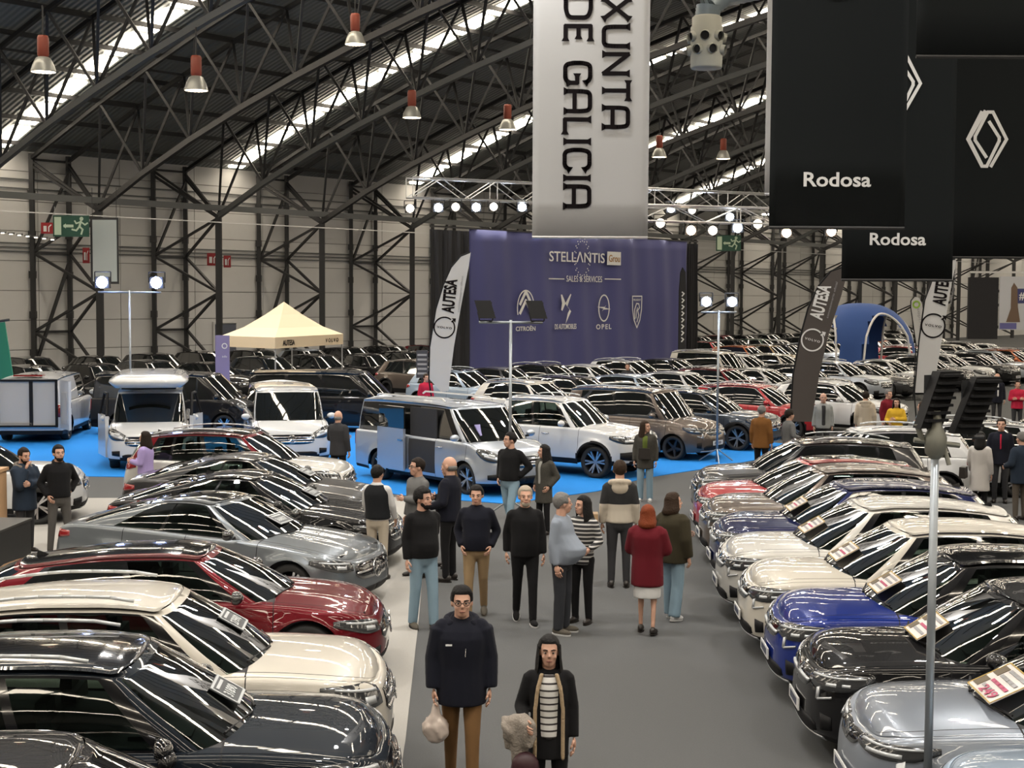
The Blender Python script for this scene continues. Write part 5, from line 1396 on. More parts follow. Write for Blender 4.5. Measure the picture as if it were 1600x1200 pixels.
def left_props():
    o = empty('counter_plinth', (-7.95, 20.9, 0), -.05, 'black plinth counter at the left edge beside the two men', 'plinth')
    MB().box((0, 0, .43), (1.4, 1.2, .86)).obj('carcass', mat('plinth_black', (.012, .012, .012), .5), o); MB().box((0, 0, .875), (1.44, 1.24, .03)).obj('top', mat('plinth_top', (.045, .043, .04), .4), o)
    o = empty('wooden_stand', (-8.5, 23.0, 0), 0, 'light wooden stand behind the black plinth at the left edge', 'stand')
    MB().box((0, 0, .7), (.6, .5, 1.4)).obj('carcass', mat('light_wood', (.42, .26, .14), .6, var=.15, vscale=3), o); MB().box((0, 0, 1.42), (.66, .56, .05)).obj('top', mat('light_wood'), o)
    o = empty('green_awning', (-16.6, 46, 0), 0, 'green fabric display sail at the far left edge', 'awning')
    b = MB(); V, F = poly([(-1.1, .6), (.78, .6), (.40, 3.35), (-1.1, 3.1)], .06); b.add(V, F); b.obj('fabric', mat('green_fabric', (.015, .17, .10), .7), o)
    b = MB(); b.tube((-1.3, 0, 3.15), (.55, 0, 3.42), .04); b.obj('top_bar', STEEL, o); MB().tube((-1.0, 0, 0), (-1.0, 0, 3.2), .04).obj('post', STEEL, o)
left_props()
# ---------------------------------------------------------------- cars on show
def plate(cx, cy, deg, kind, label, frac=.30, w=.46, h=.32, style='white', text=None, side=0.0, tiltx=0):
    """a price card lying on a car's windshield; (cx, cy) is the nose point that was given to car()"""
    t = BASIC[kind]; a = math.radians(deg); L2 = t['L'] / 2; G = t['gh']; cx -= L2 * math.cos(a); cy -= L2 * math.sin(a)
    z0 = float(pchip(t['belt'])(G['xwb'])) + t.get('crown', .075) * .9; x1, z1 = G['xwt'], float(pchip(G['roof'])(G['xwt'])); x0 = G['xwb']
    d = Vector((x0 - x1, 0, z0 - z1)); sl = math.atan2(z1 - z0, x0 - x1)
    n = Vector((math.sin(sl), 0, math.cos(sl)))
    p = Vector((x0, 0, z0)).lerp(Vector((x1, 0, z1)), frac) + n * .045 + Vector((0, side, 0))
    o = empty('price_card', (cx + p.x * math.cos(a) - p.y * math.sin(a), cy + p.x * math.sin(a) + p.y * math.cos(a), p.z), 0, label, 'price card')
    # card in its own XZ plane facing -Y: local X across the car, local Z up the glass
    Mx = Matrix.Rotation(a, 3, 'Z') @ Matrix(((0, n.x, -d.normalized().x), (1, n.y, 0), (0, n.z, -d.normalized().z)))
    across = Matrix.Rotation(a, 3, 'Z') @ Vector((0, 1, 0)); up = Matrix.Rotation(a, 3, 'Z') @ (-d.normalized()); out = Matrix.Rotation(a, 3, 'Z') @ n
    R = Matrix((across, -out, up)).transposed()
    o.rotation_euler = R.to_euler()
    if style == 'white':
        MB().box((0, .004, 0), (w, .008, h)).obj('card', mat('card_white', (.60, .56, .54), .5), o)
        flat('amber_edge', *ribbon([(-w * .49, -h * .48), (w * .49, -h * .48), (w * .49, h * .48), (-w * .49, h * .48)], .012, True), mat('card_amber', (.36, .24, .05), .5), o, (0, -.002, 0))
        for q in range(2): MB().box((-w * .36, -.003, h * (.22 - .45 * q)), (w * .20, .004, h * .30)).obj('amber_block', mat('card_dark_amber', (.10, .075, .04), .5), o)
        for q in range(4): flat('price_line', *merge(*[ribbon([(-w * .20 + w * .155 * e, h * (.34 - .2 * q)), (-w * .20 + w * (.155 * e + .10), h * (.34 - .2 * q))], h * .085) for e in range(4)]), mat('card_pink', (.40, .07, .14), .6) if q == 2 else GREYINK, o, (0, -.004, 0))
        if text: flat('price', *text_mesh(text, w * .5, h * .22, .01), mat('card_pink'), o, (w * .13, -.008, -h * .32))
    else:
        MB().box((0, .004, 0), (w, .008, h)).obj('card', mat('card_dark', (.05, .055, .06), .4), o)
        flat('card_border', *ribbon([(-w * .47, -h * .44), (w * .47, -h * .44), (w * .47, h * .44), (-w * .47, h * .44)], .02, True), mat('card_silver', (.45, .47, .48), .5), o, (0, -.003, 0))
        flat('price', *text_mesh(text or '36807', w * .66, h * .34, .02), mat('card_silver'), o, (0, -.003, -h * .08))
        flat('card_heading', *ribbon([(-w * .3, h * .28), (w * .3, h * .28)], h * .10), mat('card_silver'), o, (0, -.003, 0))
GL, GR = 'left row facing the aisle', 'right row facing the aisle'
left = [('wagon', 8.9, -.72, 4, 'black', None, 'black car cut off at the bottom left corner, nearest of the left row', (.33, '29900')),
    ('suv', 10.95, -.86, 4, 'navy', 'black', 'dark navy SUV with black glass roof, second car of the left row', (.28, '31890')),
    ('suv', 13.0, -1.07, 4, 'cream', None, 'cream white SUV with roof rails, third car of the left row', (.45, '27990')),
    ('wagon', 16.3, -1.40, 4, 'red', 'black', 'dark red low estate car with black wheels and dark glass roof', None),
    ('sedan', 19.6, -1.85, -18, 'grey', 'black', 'grey four-door coupe with star grille and a price card behind the windshield', (.32, '36807')),
    ('sedan', 22.7, -1.75, -7, 'black', None, 'black saloon behind the grey coupe', (.30, '33500')),
    ('sedan', 25.3, -2.2, -7, 'darkgrey', None, 'dark grey saloon behind the black saloon', (.30, '30900')),
    ('suv', 28.0, -3.1, -7, 'pearl', 'black', 'red topped car with white doors and black roof, in front of the white vans', None)]
for i, (k, y, x, a, c, rf, lab, card) in enumerate(left):
    o = car(k, 0, x, y, a, c, lab, GL, rf, True, 'red' if i == 7 else None)
    if card: plate(x, y, a, k, 'small dark price card on the windshield of the ' + ' '.join(lab.split(',')[0].split(' with ')[0].split()[:7]), card[0], .40, .26, 'dark', card[1])
RA = 178
right = [('hatchback', 9.72, 2.95, RA, 'iceblue', None, 'pale blue car cut off at the bottom right corner, nearest of the right row', None),
    ('hatchback', 11.6, 2.73, RA, 'steel', 'black', 'grey blue hatchback with a large white price card, second car of the right row', (.26, .62, .40)),
    ('crossover', 13.5, 2.72, RA, 'black', None, 'glossy black crossover with a yellow edged price card, third car of the right row', (.22, .5, .34)),
    ('crossover', 15.4, 2.77, RA, 'blue', 'black', 'bright blue crossover with black roof, fourth car of the right row', (.28, .5, .30)),
    ('crossover', 17.3, 2.77, RA, 'cream', None, 'cream crossover just behind the bright blue crossover', (.28, .5, .32)),
    ('crossover', 19.25, 2.77, RA, 'pearl', None, 'off-white crossover, second of the two pale crossovers of the right row', (.30, .5, .32)),
    ('crossover', 21.2, 2.95, RA, 'darkblue', None, 'dark blue crossover behind the two pale crossovers', (.30, .5, .3)),
    ('crossover', 23.2, 3.05, RA, 'bronze', None, 'bronze brown crossover behind the dark blue crossover', None),
    ('hatchback', 25.2, 3.2, RA, 'brightred', 'black', 'bright red hatchback in the right row', None),
    ('suv', 27.4, 3.45, RA - 1, 'darkgrey', 'black', 'dark grey SUV at the far end of the right row', None),
    ('suv', 29.75, 5.1, RA, 'white', 'white', 'white SUV showing its red tail lamps, left one of the pair behind the grey mast', None),
    ('suv', 31.6, 7.3, RA, 'white', 'black', 'white SUV with tinted rear glass, right one of the pair behind the grey mast', None)]
for i, (k, y, x, a, c, rf, lab, card) in enumerate(right):
    o = car(k, 0 if i < 8 else 1, x, y, a, c, lab, GR if i < 10 else None, rf, True, 'black' if i in (3,) else None)
    if card: plate(x, y, a, k, 'white price card on the windshield of the ' + ' '.join(lab.split(',')[0].split(' with ')[0].split()[:8]), card[0], card[1], card[2], 'white', '249' if i == 1 else None, .12)
# stand on the blue carpet
car('van', 0, -1.35, 32.5, -50, 'silver', 'silver blue people carrier with open sliding door on the blue carpet')
car('pickup', 0, 1.0, 35.2, -33, 'white', 'white pickup truck with chunky six-spoke wheels beside the silver people carrier')
car('mpv', 1, 3.6, 38.8, -36, 'bronze', 'brownish silver tall car right of the white pickup truck')
car('suv', 1, 5.5, 41.2, -30, 'slate', 'slate blue SUV with black roof behind the thin lit mast', None, 'black')
car('suv', 1, 7.6, 44.2, -30, 'brightred', 'red SUV behind the slate blue SUV')
car('suv', 1, 10.4, 45.8, -42, 'white', 'white SUV behind the man in the pale grey jacket')
car('van', 0, -9.25, 36.9, -78, 'white', 'white van with a raised roof box, left of the two white vans facing the aisle')
car('van', 0, -5.95, 37.6, -77, 'white', 'white van without roof box, right of the two facing the aisle')
car('van', 1, -10.1, 43.9, -8, 'black', 'black van side-on behind the left white van')
car('van', 1, -5.7, 45.4, -8, 'black', 'black van side-on behind the right white van')
car('suv', 1, -10.25, 26.8, 14, 'white', 'white SUV behind the two men at the left edge', None, None, None)
car('crossover', 1, 12.2, 26.6, 188, 'black', 'black car at the right edge beside the woman in the white coat')
car('suv', 1, 14.2, 31.2, 184, 'white', 'white SUV with black roof at the right edge behind the man with the lanyard', None, 'black')
car('suv', 1, 13.4, 35.2, 182, 'black', 'black SUV behind the pair of white SUVs')
def van_extras():
    # raised roof box of the left white van
    o = empty('roof_box', (-9.2, 36.6, 1.93), math.radians(-78), 'white raised sleeping-roof box on top of the left white van', 'roof box')
    b = MB(); n = 24; rows = [(1.86, .82, 0.0), (2.0, .95, .13), (1.96, .93, .19), (1.84, .80, .27), (1.5, .62, .31)]
    V = []; F = []
    for (a, w, z) in rows:
        for i in range(n):
            t = 2 * math.pi * i / n; c, s = math.cos(t), math.sin(t); V.append((a * math.copysign(abs(c) ** .22, c), w * math.copysign(abs(s) ** .22, s), z + .06))
    for k in range(len(rows) - 1):
        for i in range(n): j = (i + 1) % n; F.append((k * n + i, k * n + j, (k + 1) * n + j, (k + 1) * n + i))
    F += [tuple(range(n - 1, -1, -1)), tuple(range(4 * n, 5 * n))]
    link('shell', mesh('shell', V, F, P['white']), o)
    for sx in (-1.2, 1.2): MB().box((sx, 0, .03), (.08, 1.3, .08)).obj('cross_bar', BLACK, o)
    # open front doors of the left white van, open cargo van at the left edge
    R = BASIC['van']
    van = [c for c, *_ in CARS if c.get('label', '').startswith('white van with a raised')][0]; silver = [c for c, *_ in CARS if c.get('label', '').startswith('silver blue')][0]
    for sd in (1, -1):
        d = link('open_door', MB().box((0, 0, 0), (1.0, .09, 1.0), taper=.95).mesh('door_panel', P['white']), van); d.location = (1.30, sd * 1.12, .78); d.rotation_euler = (0, 0, sd * math.radians(-14))
        f = MB(); f.path([(-.45, 0, .5), (-.32, -sd * .10, 1.02), (.05, -sd * .10, 1.02), (.45, 0, .5)], .035, 6); f.obj('window_surround', BLACK, d)
    # sliding door pushed back, dark doorway
    s = Shape(BASIC['van'], 1)
    def sidepatch(x0, x1, off, nm, m, parent, zl=.36, top=True):
        V = []; F = []; xs = np.linspace(x0, x1, 8); zs = np.linspace(zl, float(s.ztop(0)) - .06, 7)
        for x in xs:
            for z in zs: p = s.wall(float(x), float(z), off); V.append((p[0], -p[1], p[2]))
        for i in range(7):
            for j in range(6): F.append((i * 7 + j, (i + 1) * 7 + j, (i + 1) * 7 + j + 1, i * 7 + j + 1))
        n0 = len(V); b = MB(); b.add(V, F)
        return b.obj(nm, m, parent, True)
    dd = sidepatch(-.35, .62, .004, 'doorway', INTERIOR, silver)
    MB().box((.13, -.895, 1.44), (.98, .03, .66)).obj('doorway_head', INTERIOR, silver)
    sl = MB().box((0, 0, .80), (1.02, .06, .94)).obj('sliding_door', P['silver'], silver); sl.location = (-.90, -1.05, 0)
    MB().box((0, .02, 1.50), (.98, .04, .52), taper=.97).obj('sliding_window', DARKGLASS, sl); MB().box((.40, -.04, 1.02), (.18, .03, .035)).obj('door_handle', CHROME, sl)
    o = link('display_sheet', MB().box((0, 0, 0), (.02, .42, .30)).mesh('sheet', mat('sheet_print', (.22, .20, .42), .5)), silver); o.location = (1.60, -.34, 1.36); o.rotation_euler = (0, -.75, 0)
    for sx in (-1, 1): MB().path([(-2.0, sx * .66, 1.92), (-1.9, sx * .66, 1.97), (.5, sx * .66, 1.98), (.6, sx * .66, 1.92)], .022).obj('roof_rail', ALU, silver)
    # cargo van with its rear doors open
    c = car('panel', 1, -14.0, 43.3, 96, 'white', 'white cargo van at the left edge with both rear doors open')
    body = mat('cargo_lining', (.42, .40, .37), .7)
    b = MB(); y0 = -2.60
    b.box((y0, 0, 1.15), (.03, 1.56, 1.30)); b.obj('cargo_opening', body, c)
    b = MB(); b.box((y0 - .03, -.1, 1.15), (.03, .10, 1.30)).box((y0 - .03, 0, 1.80), (.05, 1.64, .06)).box((y0 - .03, .80, 1.15), (.05, .07, 1.36)).box((y0 - .03, -.80, 1.15), (.05, .07, 1.36)).box((y0 - .03, 0, .5), (.06, 1.64, .05)); b.obj('opening_seal', BLACK, c)
    MB().box((y0 - .02, .35, .55), (.05, 1.0, .1)).obj('load_floor', mat('load_floor', (.3, .27, .22), .6), c)
    for sd in (1, -1):
        d = link('rear_door', MB().box((-.40, 0, 0), (.80, .07, 1.38)).mesh('door_slab', P['white']), c); d.location = (y0, sd * .93, 1.13); d.rotation_euler = (0, 0, sd * math.radians(-28))
        MB().box((-.42, .045 * -sd, -.1), (.5, .03, .9)).obj('door_lining', body, d); MB().box((-.7, .05 * sd, .0), (.05, .04, .16)).obj('door_handle', BLACK, d)
    MB().box((0, 0, 1.93), (.4, .8, .04)).obj('brake_lamp', TAIL, c).location = (-2.35, 0, .0)
van_extras()
# ---------------------------------------------------------------- rows of cars at the back of the hall
FOOT += [(-3.1, 49.6, 0, .5, .5, 'totem'), (-9.66, 48, 0, .5, .4, 'totem'), (4.4, 54.8, 0, .4, .4, 'person')]
rowname = ['first', 'second', 'third', 'fourth', 'fifth']
def ordinal(n):
    return {1: '1st', 2: '2nd', 3: '3rd'}.get(n, ('%dth' % n) if n < 21 else ('%d%s' % (n, {1: 'st', 2: 'nd', 3: 'rd'}.get(n % 10, 'th'))))
CN = {'black': 'black', 'white': 'white', 'cream': 'cream', 'pearl': 'off-white', 'darkgrey': 'dark grey', 'silver': 'silver', 'red': 'dark red', 'brightred': 'bright red', 'blue': 'blue', 'iceblue': 'pale blue', 'bronze': 'bronze', 'orange': 'orange', 'slate': 'slate', 'navy': 'navy', 'steel': 'steel grey', 'gold': 'golden', 'green': 'green'}
KN = {'suv': 'SUV', 'crossover': 'crossover', 'hatchback': 'hatchback', 'wagon': 'estate car', 'sedan': 'saloon', 'mpv': 'tall van-like car'}
rows = [ # u, s of the first car, step, kinds, colours
    (31.6, -5.2, 2.85, 'ssccshcswhs', ['cream', 'black', 'iceblue', 'white', 'red', 'white', 'black', 'silver', 'darkgrey', 'white', 'black']),
    (25.2, -16, 2.85, 'ssswsscshscmscshcs', ['black', 'white', 'black', 'black', 'black', 'iceblue', 'darkgrey', 'black', 'white', 'white', 'black', 'cream', 'white', 'cream', 'bronze', 'silver', 'black', 'orange']),
    (18.6, -17, 2.85, 'sswsscsshscscshcsscsc', ['black', 'black', 'black', 'white', 'black', 'black', 'darkgrey', 'bronze', 'black', 'black', 'black', 'orange', 'white', 'black', 'brightred', 'black', 'orange', 'gold', 'black', 'silver', 'cream']),
    (12.2, -14, 2.9, 'sscswsscscshcsscscsshsc', ['black', 'black', 'black', 'darkgrey', 'black', 'navy', 'black', 'black', 'black', 'red', 'black', 'bronze', 'cream', 'blue', 'orange', 'black', 'silver', 'brightred', 'black', 'green', 'white', 'black', 'darkgrey']),
    (6.0, -10, 3.0, 'sscssscssscscsshscsscsscs', ['black', 'darkgrey', 'black', 'black', 'black', 'black', 'silver', 'black', 'black', 'red', 'darkgrey', 'black', 'black', 'black', 'navy', 'black', 'black', 'silver', 'black', 'red', 'black', 'white', 'black', 'bronze', 'black'])]
KM = {'s': 'suv', 'c': 'crossover', 'h': 'hatchback', 'w': 'wagon', 'm': 'mpv', 'd': 'sedan'}
more = {0: ('scssch', ['white', 'black', 'silver', 'orange', 'black', 'cream']), 1: ('sscsh', ['brightred', 'black', 'cream', 'black', 'white']), 2: ('scssc', ['black', 'orange', 'white', 'black', 'bronze']), 3: ('sscss', ['white', 'black', 'silver', 'black', 'cream']), 4: ('scscs', ['white', 'black', 'darkgrey', 'black', 'silver'])}
rows = [(u, s0, st, k + more[i][0], c + more[i][1]) for i, (u, s0, st, k, c) in enumerate(rows)]
for ri, (u, s0, st, kinds, cols) in enumerate(rows):
    for i, (k, c) in enumerate(zip(kinds, cols)):
        s = s0 + st * i + RNG.uniform(-.12, .12); uu = u + RNG.uniform(-.3, .3); x, y, _ = hp(s, uu, 0)
        if clash(x, y, -40.4, 2.25, .93): continue
        if abs(x + 8.6) < 3.6 and abs(y - 53.6) < 4.6: continue
        if -2.6 < x < 11 and abs(y - (66 + (x + 1.93) * 1.17)) < 4.6: continue
        if abs(x - 18.1) < 4.2 and abs(y - 75) < 3.6: continue
        kind = KM[k]
        car(kind, 1 if ri < 2 else 2, x, y, -40.4 + RNG.uniform(-2, 2), c, '%s %s, %s from the left in the %s row behind the vans' % (CN[c], KN[kind], ordinal(i + 1), rowname[ri]), 'rows of cars at the back of the hall', 'black' if (k in 'sc' and i % 4 == 1) else None, None)
# ---------------------------------------------------------------- visitors
c_navy = cloth('navy', (.010, .011, .018)); c_tan = cloth('tan', (.155, .085, .036)); c_khaki = cloth('khaki', (.26, .18, .10)); c_jean = cloth('jean', (.20, .29, .36)); c_black = cloth('black', (.010, .010, .011)); c_char = cloth('charcoal', (.035, .035, .038)); c_white = cloth('white', (.55, .55, .55)); c_shirt = cloth('blueshirt', (.22, .25, .30)); c_grey = cloth('grey', (.13, .13, .13)); c_cream = cloth('creamwool', (.46, .40, .32)); c_maroon = cloth('maroon', (.105, .010, .016), bump=.2, vscale=9); c_olive = cloth('olive', (.035, .030, .018), bump=.2, vscale=9); c_lilac = cloth('lilac', (.34, .27, .52)); c_brown = cloth('brown', (.17, .075, .022)); c_parka = cloth('parka', (.022, .032, .050)); c_yellow = cloth('yellow', (.55, .34, .03)); c_sky = cloth('sky', (.30, .42, .52)); c_red = cloth('red', (.40, .02, .05)); c_tweed = cloth('tweed', (.055, .052, .045), var=.3, vscale=60); c_denimblk = cloth('denimblack', (.030, .032, .038))
leather = mat('leather', (.018, .014, .012), .4); sneaker = cloth('sneaker', (.10, .09, .075)); tanbag = mat('tan_bag', (.30, .20, .11), .6)
def fur(n, c): return cloth(n, c, bump=.6, vscale=60)
def bag_extra(root, J, A, k, S, garment, on_head):
    b = MB(); h = J['hand', -1] @ Vector((.02, 0, -.10))
    b.ball((h.x, h.y, h.z - .24), (.085, .115, .125), 18, 12); b.tube((h.x, h.y, h.z - .16), (h.x, h.y, h.z), .060, .016, 12)
    r = random.Random(3); b.V = [(v[0] + r.uniform(-.016, .016), v[1] + r.uniform(-.016, .016), v[2] + r.uniform(-.008, .008)) for v in b.V]
    o = link('carrier_bag', remesh(b, .016, 1, 'bag'), None, mat('clear_bag', (.52, .44, .39), .2, coat=.6)); o.location = root.location; o.rotation_euler = root.rotation_euler
    tag(o, 'pale translucent carrier bag held by the man in the dark hooded jacket', 'bag')
    b = MB(); b.box((.196, -.115, 1.30), (.006, .055, .014)); b.V = [S(v) for v in b.V]; b.obj('chest_print', WHITEINK, root)
    b = MB(); b.tube((.200, .03, 1.27), (.204, .025, 1.20), .004, n=5); b.V = [S(v) for v in b.V]; b.obj('zip_pull', CHROME, root)
person(-.42, 12.2, -86, 'man in glasses and dark hooded jacket with mustard trousers walking towards the camera', 1.76, ('down', 'down'), 'walk', c_navy, .76, .048, sleeve=.014, bottom=c_tan, shoes=leather, hair=('black', 'quiff'), glasses=True, beard=None, hood=c_navy, collar=c_navy, res=.013, extra=bag_extra, tone=1.05)
def lady_extra(root, J, A, k, S, garment, on_head):
    fu = fur('cream_fleece', (.36, .27, .17)); b = MB()
    for s in (1, -1):
        pts = [(.100, s * .060, 1.46), (.140, s * .098, 1.33), (.140, s * .118, 1.15), (.138, s * .118, .95), (.150, s * .118, .74)]
        for p, q in zip(pts[:-1], pts[1:]): b.tube(p, q, .020, n=8); b.ball(q, .020, 8, 6)
    garment('fleece_trim', b, fu, .011)
    b = MB()
    for (x_, y_, w_, z0_, z1_) in ((.13, -.33, .075, .82, 1.10), (.19, -.26, .085, .72, 1.13), (.24, -.19, .07, .86, 1.10), (.20, -.36, .05, .92, 1.06)):
        loft(b, [(z0_, .030, w_ * .75, x_ + .02, y_), ((z0_ + z1_) / 2, .045, w_ * 1.1, x_ + .015, y_ + .015), (z1_ - .03, .055, w_ * 1.15, x_, y_ + .01), (z1_, .03, w_ * .8, x_ - .02, y_)], 16)
    b.ball((.10, -.28, 1.05), (.10, .12, .06), 14, 10)
    b.V = [(v[0] + .020 * math.sin(48 * v[1] + 11 * v[2]), v[1] + .012 * math.sin(30 * v[2] + 20 * v[0]), v[2] + .012 * math.sin(25 * v[1])) for v in b.V]
    b.V = [S(v) for v in b.V]
    o = link('folded_scarf', remesh(b, .016, 1, 'scarf'), None, fur('scarf_wool', (.25, .22, .19))); o.location = root.location; o.rotation_euler = root.rotation_euler
    tag(o, 'bundled grey beige scarf carried over the arm of the woman in the striped shirt', 'scarf')
    b = MB(); b.ball((.25, -.20, .70), (.09, .12, .13), 12, 8); b.V = [S(v) for v in b.V]
    o = link('burgundy_bag', b.mesh('bag', mat('burgundy', (.03, .006, .010), .5), True)); o.location = root.location; o.rotation_euler = root.rotation_euler; tag(o, 'dark burgundy bag hanging below the scarf of the woman in the striped shirt', 'bag')
person(.30, 11.1, -90, 'woman in black coat with cream fleece edging over a black and white striped shirt', 1.60, ('down', 'bend'), 'stand', c_black, .72, .014, flare=.03, slim=.92, bottom=c_black, shoes=leather, hair=('black', 'long'), res=.013, inner=(stripes('stripes_wide', (.60, .59, .57), (.035, .03, .03), 19, 2, .72), .66, .90, .030), extra=lady_extra, tone=.95)
person(-1.12, 18.2, -62, 'bearded man in black jacket and light blue jeans beside the red car', 1.80, ('back', 'down'), 'step', c_black, .90, .018, .05, bottom=c_jean, shoes=sneaker, sole=c_black, hair=('black', 'curly'), beard='black', look=28, loose=.012)
person(-.46, 18.9, -94, 'man in dark pullover and khaki trousers with hands in pockets', 1.75, ('pocket', 'pocket'), 'walk2', c_navy, .90, .02, .03, bottom=c_khaki, shoes=sneaker, hair=('black', 'short'), nod=6)
person(-.92, 21.3, 155, 'bald man in a long navy jacket talking at the end of the grey coupe', 1.86, ('bend', 'cross'), 'stand', c_navy, .86, .03, .04, bottom=c_black, shoes=leather, hair=('grey', 'bald'))
person(-1.42, 21.6, -140, 'man in glasses and grey suit jacket facing the bald man', 1.80, ('cross', 'down'), 'stand', c_grey, .84, .02, bottom=c_char, shoes=leather, hair=('dark', 'short'), glasses=True, look=-15)
person(-.98, 22.4, 200, 'fair-haired woman half hidden behind the bald man', 1.68, ('cross', 'down'), 'stand', c_white, .80, .015, slim=.9, bottom=c_black, shoes=leather, hair=('fair', 'long'))
person(-2.0, 21.35, 70, 'man from behind in black padded vest over white sleeves and cream trousers', 1.72, ('fwd', 'fwd'), 'stand', c_white, .92, .012, .02, bottom=c_cream, shoes=leather, hair=('black', 'short'), vest=cloth('vest', (.014, .015, .017), bump=.3, vscale=8), face=False)
person(.18, 18.6, -84, 'older man with short white beard in black zip jacket walking mid-aisle', 1.78, ('down', 'swing'), 'walk', c_black, .86, .016, .02, bottom=c_black, shoes=c_black, sole=c_white, hair=('light', 'short'), beard='light', tone=1.1)
person(.64, 18.0, -25, 'grey-haired man with a large belly in pale blue shirt, back to the camera side', 1.78, ('swing', 'down'), 'stand', c_shirt, .88, .012, .15, bottom=c_denimblk, shoes=sneaker, sole=c_white, hair=('grey', 'short'), look=40, loose=.015)
person(.93, 18.6, -120, 'woman in black and white striped sweater beside the man in the pale blue shirt', 1.66, ('bend', 'down'), 'stand', stripes('stripes_fine', (.02, .02, .022), (.50, .49, .47), 19, 2, .62), .82, .012, slim=.95, bottom=c_black, shoes=leather, hair=('black', 'long'), look=-30)
person(1.58, 20.9, 88, 'man from behind in black and cream hooded sweatshirt', 1.86, ('down', 'down'), 'stand', split_z('hoodie', (.46, .41, .34), (.012, .012, .013), 1.24), .90, .02, bottom=c_char, shoes=leather, hair=('brown', 'short'), hood=c_cream, face=False, extra=lambda root, J, A, k, S, garment, on_head: MB().box((.02, .36, .92), (.30, .12, .34), taper=.8).obj('shoulder_bag', tanbag, root))
person(1.72, 18.0, 75, 'red-haired woman from behind in long burgundy padded coat', 1.63, ('cross', 'cross'), 'step', c_maroon, .66, .055, bottom=c_white, bot='skirt', shoes=leather, hair=('red', 'bob'), face=False, sleeve=.01)
person(2.13, 18.8, 50, 'person in dark olive padded coat and wide pale jeans', 1.68, ('cross', 'down'), 'step', c_olive, .80, .05, bottom=c_jean, shoes=c_white, hair=('brown', 'bob'), loose=.035, look=-40, sleeve=.012)
person(-.03, 25.6, -120, 'tall man in black sweater and faded jeans in front of the silver people carrier', 1.82, ('hip', 'pocket'), 'walk', c_black, .93, .022, .03, bottom=c_jean, shoes=mat('tan_shoe', (.09, .04, .02), .5), hair=('black', 'short'), look=-35)
person(.58, 25.6, -135, 'dark-haired woman in grey tweed coat over a pale scarf', 1.60, ('pocket', 'pocket'), 'stand', c_tweed, .62, .025, slim=.95, bottom=c_black, shoes=leather, hair=('black', 'long'), inner=(cloth('scarfgrey', (.30, .30, .28)), .42, 1.0, .024), look=-35)
person(2.78, 29.8, -100, 'woman with long brown hair, grey coat and green top near the white pickup', 1.68, ('down', 'down'), 'stand', c_tweed, .72, .02, bottom=c_jean, shoes=c_white, hair=('brown', 'long'), inner=(cloth('greentop', (.10, .13, .03)), .5, .95, .03), loose=.02, look=60, extra=lambda root, J, A, k, S, garment, on_head: MB().box((.19, 0, 1.02), (.10, .26, .22), taper=.85).obj('shoulder_bag', leather, root))
person(-8.0, 23.5, -35, 'man in long blue parka with fur collar holding his chin', 1.72, ('cross', 'chin'), 'stand', c_parka, .72, .045, bottom=c_char, shoes=leather, hair=('dark', 'short'), beard='dark', hood=fur('fur_collar', (.16, .14, .12)), nod=10, sleeve=.008)
person(-7.4, 23.4, -55, 'bearded man in black zip jacket and grey trousers beside the parka man', 1.78, ('hip', 'pocket'), 'wide', c_black, .92, .02, .02, bottom=cloth('greychino', (.085, .08, .075)), shoes=leather, hair=('black', 'short'), beard='black', collar=c_black)
person(-6.95, 27.2, 170, 'woman in lilac sweater holding something in front of the left white van', 1.65, ('phone', 'phone'), 'stand', c_lilac, .90, .03, bottom=c_char, shoes=leather, hair=('dark', 'medium'))
person(-3.75, 31.0, 70, 'balding man from behind in dark grey jacket beside the right white van', 1.76, ('cross', 'down'), 'stand', c_char, .80, .03, bottom=c_black, shoes=leather, hair=('grey', 'bald'), face=False)
person(5.78, 33.2, 60, 'grey-haired man from behind in brown leather jacket by the slate car', 1.75, ('down', 'down'), 'stand', c_brown, .78, .03, bottom=c_black, shoes=leather, hair=('grey', 'short'), face=False)
person(6.42, 33.2, 20, 'young man in grey jacket beside the man in brown', 1.66, ('down', 'bend'), 'stand', c_grey, .82, .02, bottom=c_black, shoes=leather, hair=('dark', 'curly'))
person(8.15, 37.6, -95, 'man in pale grey open jacket over a printed dark shirt beside the dark flag', 1.76, ('down', 'down'), 'stand', cloth('palegrey', (.27, .28, .28)), .84, .03, bottom=c_char, shoes=leather, hair=('grey', 'bald'), inner=(c_char, .42, .92, .035))
person(9.38, 38.1, 75, 'person from behind in cream hooded sweatshirt', 1.78, ('down', 'down'), 'stand', c_cream, .84, .035, bottom=c_char, shoes=leather, hair=('dark', 'short'), hood=c_cream, face=False)
person(10.35, 39.5, -60, 'person in maroon jacket behind the woman in yellow', 1.74, ('down', 'down'), 'stand', cloth('maroon2', (.15, .012, .02)), .84, .03, bottom=c_char, shoes=leather, hair=('grey', 'short'))
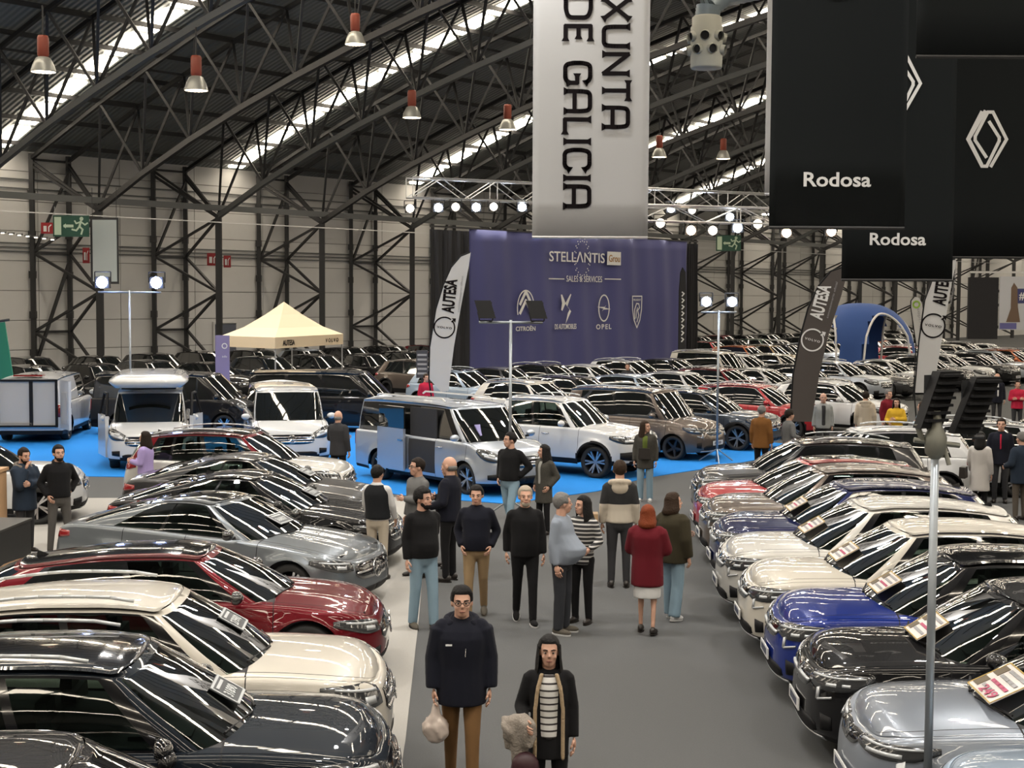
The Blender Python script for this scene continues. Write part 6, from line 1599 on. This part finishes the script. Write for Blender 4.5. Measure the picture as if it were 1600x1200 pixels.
person(10.12, 37.8, -100, 'woman in bright yellow sweater among the far cars', 1.62, ('cross', 'bend'), 'stand', c_yellow, .86, .03, bottom=c_black, shoes=leather, hair=('dark', 'long'))
person(10.42, 36.5, 150, 'woman in pale blue top right of the woman in yellow', 1.62, ('cross', 'down'), 'stand', c_sky, .86, .03, bottom=c_black, shoes=leather, hair=('brown', 'long'))
person(16.2, 48.0, -95, 'man in dark suit with open white collar at the far right', 1.76, ('down', 'down'), 'stand', c_navy, .78, .03, bottom=c_char, shoes=leather, hair=('grey', 'bald'), inner=(c_white, .30, 1.0, .03))
person(15.9, 45.2, -100, 'person in bright red jacket at the right edge', 1.68, ('cross', 'cross'), 'stand', c_red, .84, .03, bottom=c_char, shoes=leather, hair=('dark', 'short'))
person(10.2, 29.9, -110, 'man in dark jacket with a red lanyard facing the woman in the white coat', 1.76, ('down', 'bend'), 'stand', c_navy, .80, .02, bottom=c_char, shoes=leather, hair=('dark', 'short'), inner=(c_red, .18, 1.12, .03))
person(9.78, 27.5, 110, 'man from behind in dark blue jacket at the right edge', 1.70, ('bend', 'down'), 'stand', c_parka, .74, .04, .03, bottom=cloth('taupe', (.10, .085, .07)), shoes=leather, hair=('grey', 'short'), face=False)
person(9.12, 27.9, 60, 'woman from behind in long white coat with a black shoulder bag', 1.66, ('fwd', 'down'), 'stand', cloth('whitecoat', (.48, .46, .44)), .55, .025, flare=.05, slim=.95, bottom=c_black, shoes=leather, hair=('black', 'medium'), face=False, extra=lambda root, J, A, k, S, garment, on_head: MB().box((-.05, .30, .86), (.26, .12, .22), taper=.9).obj('shoulder_bag', leather, root))
person(-2.75, 46.0, -60, 'person in red top behind the silver people carrier, beside the white flag', 1.75, ('down', 'down'), 'stand', c_red, .84, .03, bottom=c_char, shoes=leather, hair=('brown', 'short'))
person(4.4, 54.8, -100, 'dark-clad person standing between the far cars right of the lamp mast', 1.72, ('down', 'down'), 'stand', c_char, .8, .03, bottom=c_char, shoes=leather, hair=('dark', 'short'))
paint_cars()
for s_ in list(bpy.data.scenes):
    if s_.name == 'workbench': bpy.data.scenes.remove(s_)
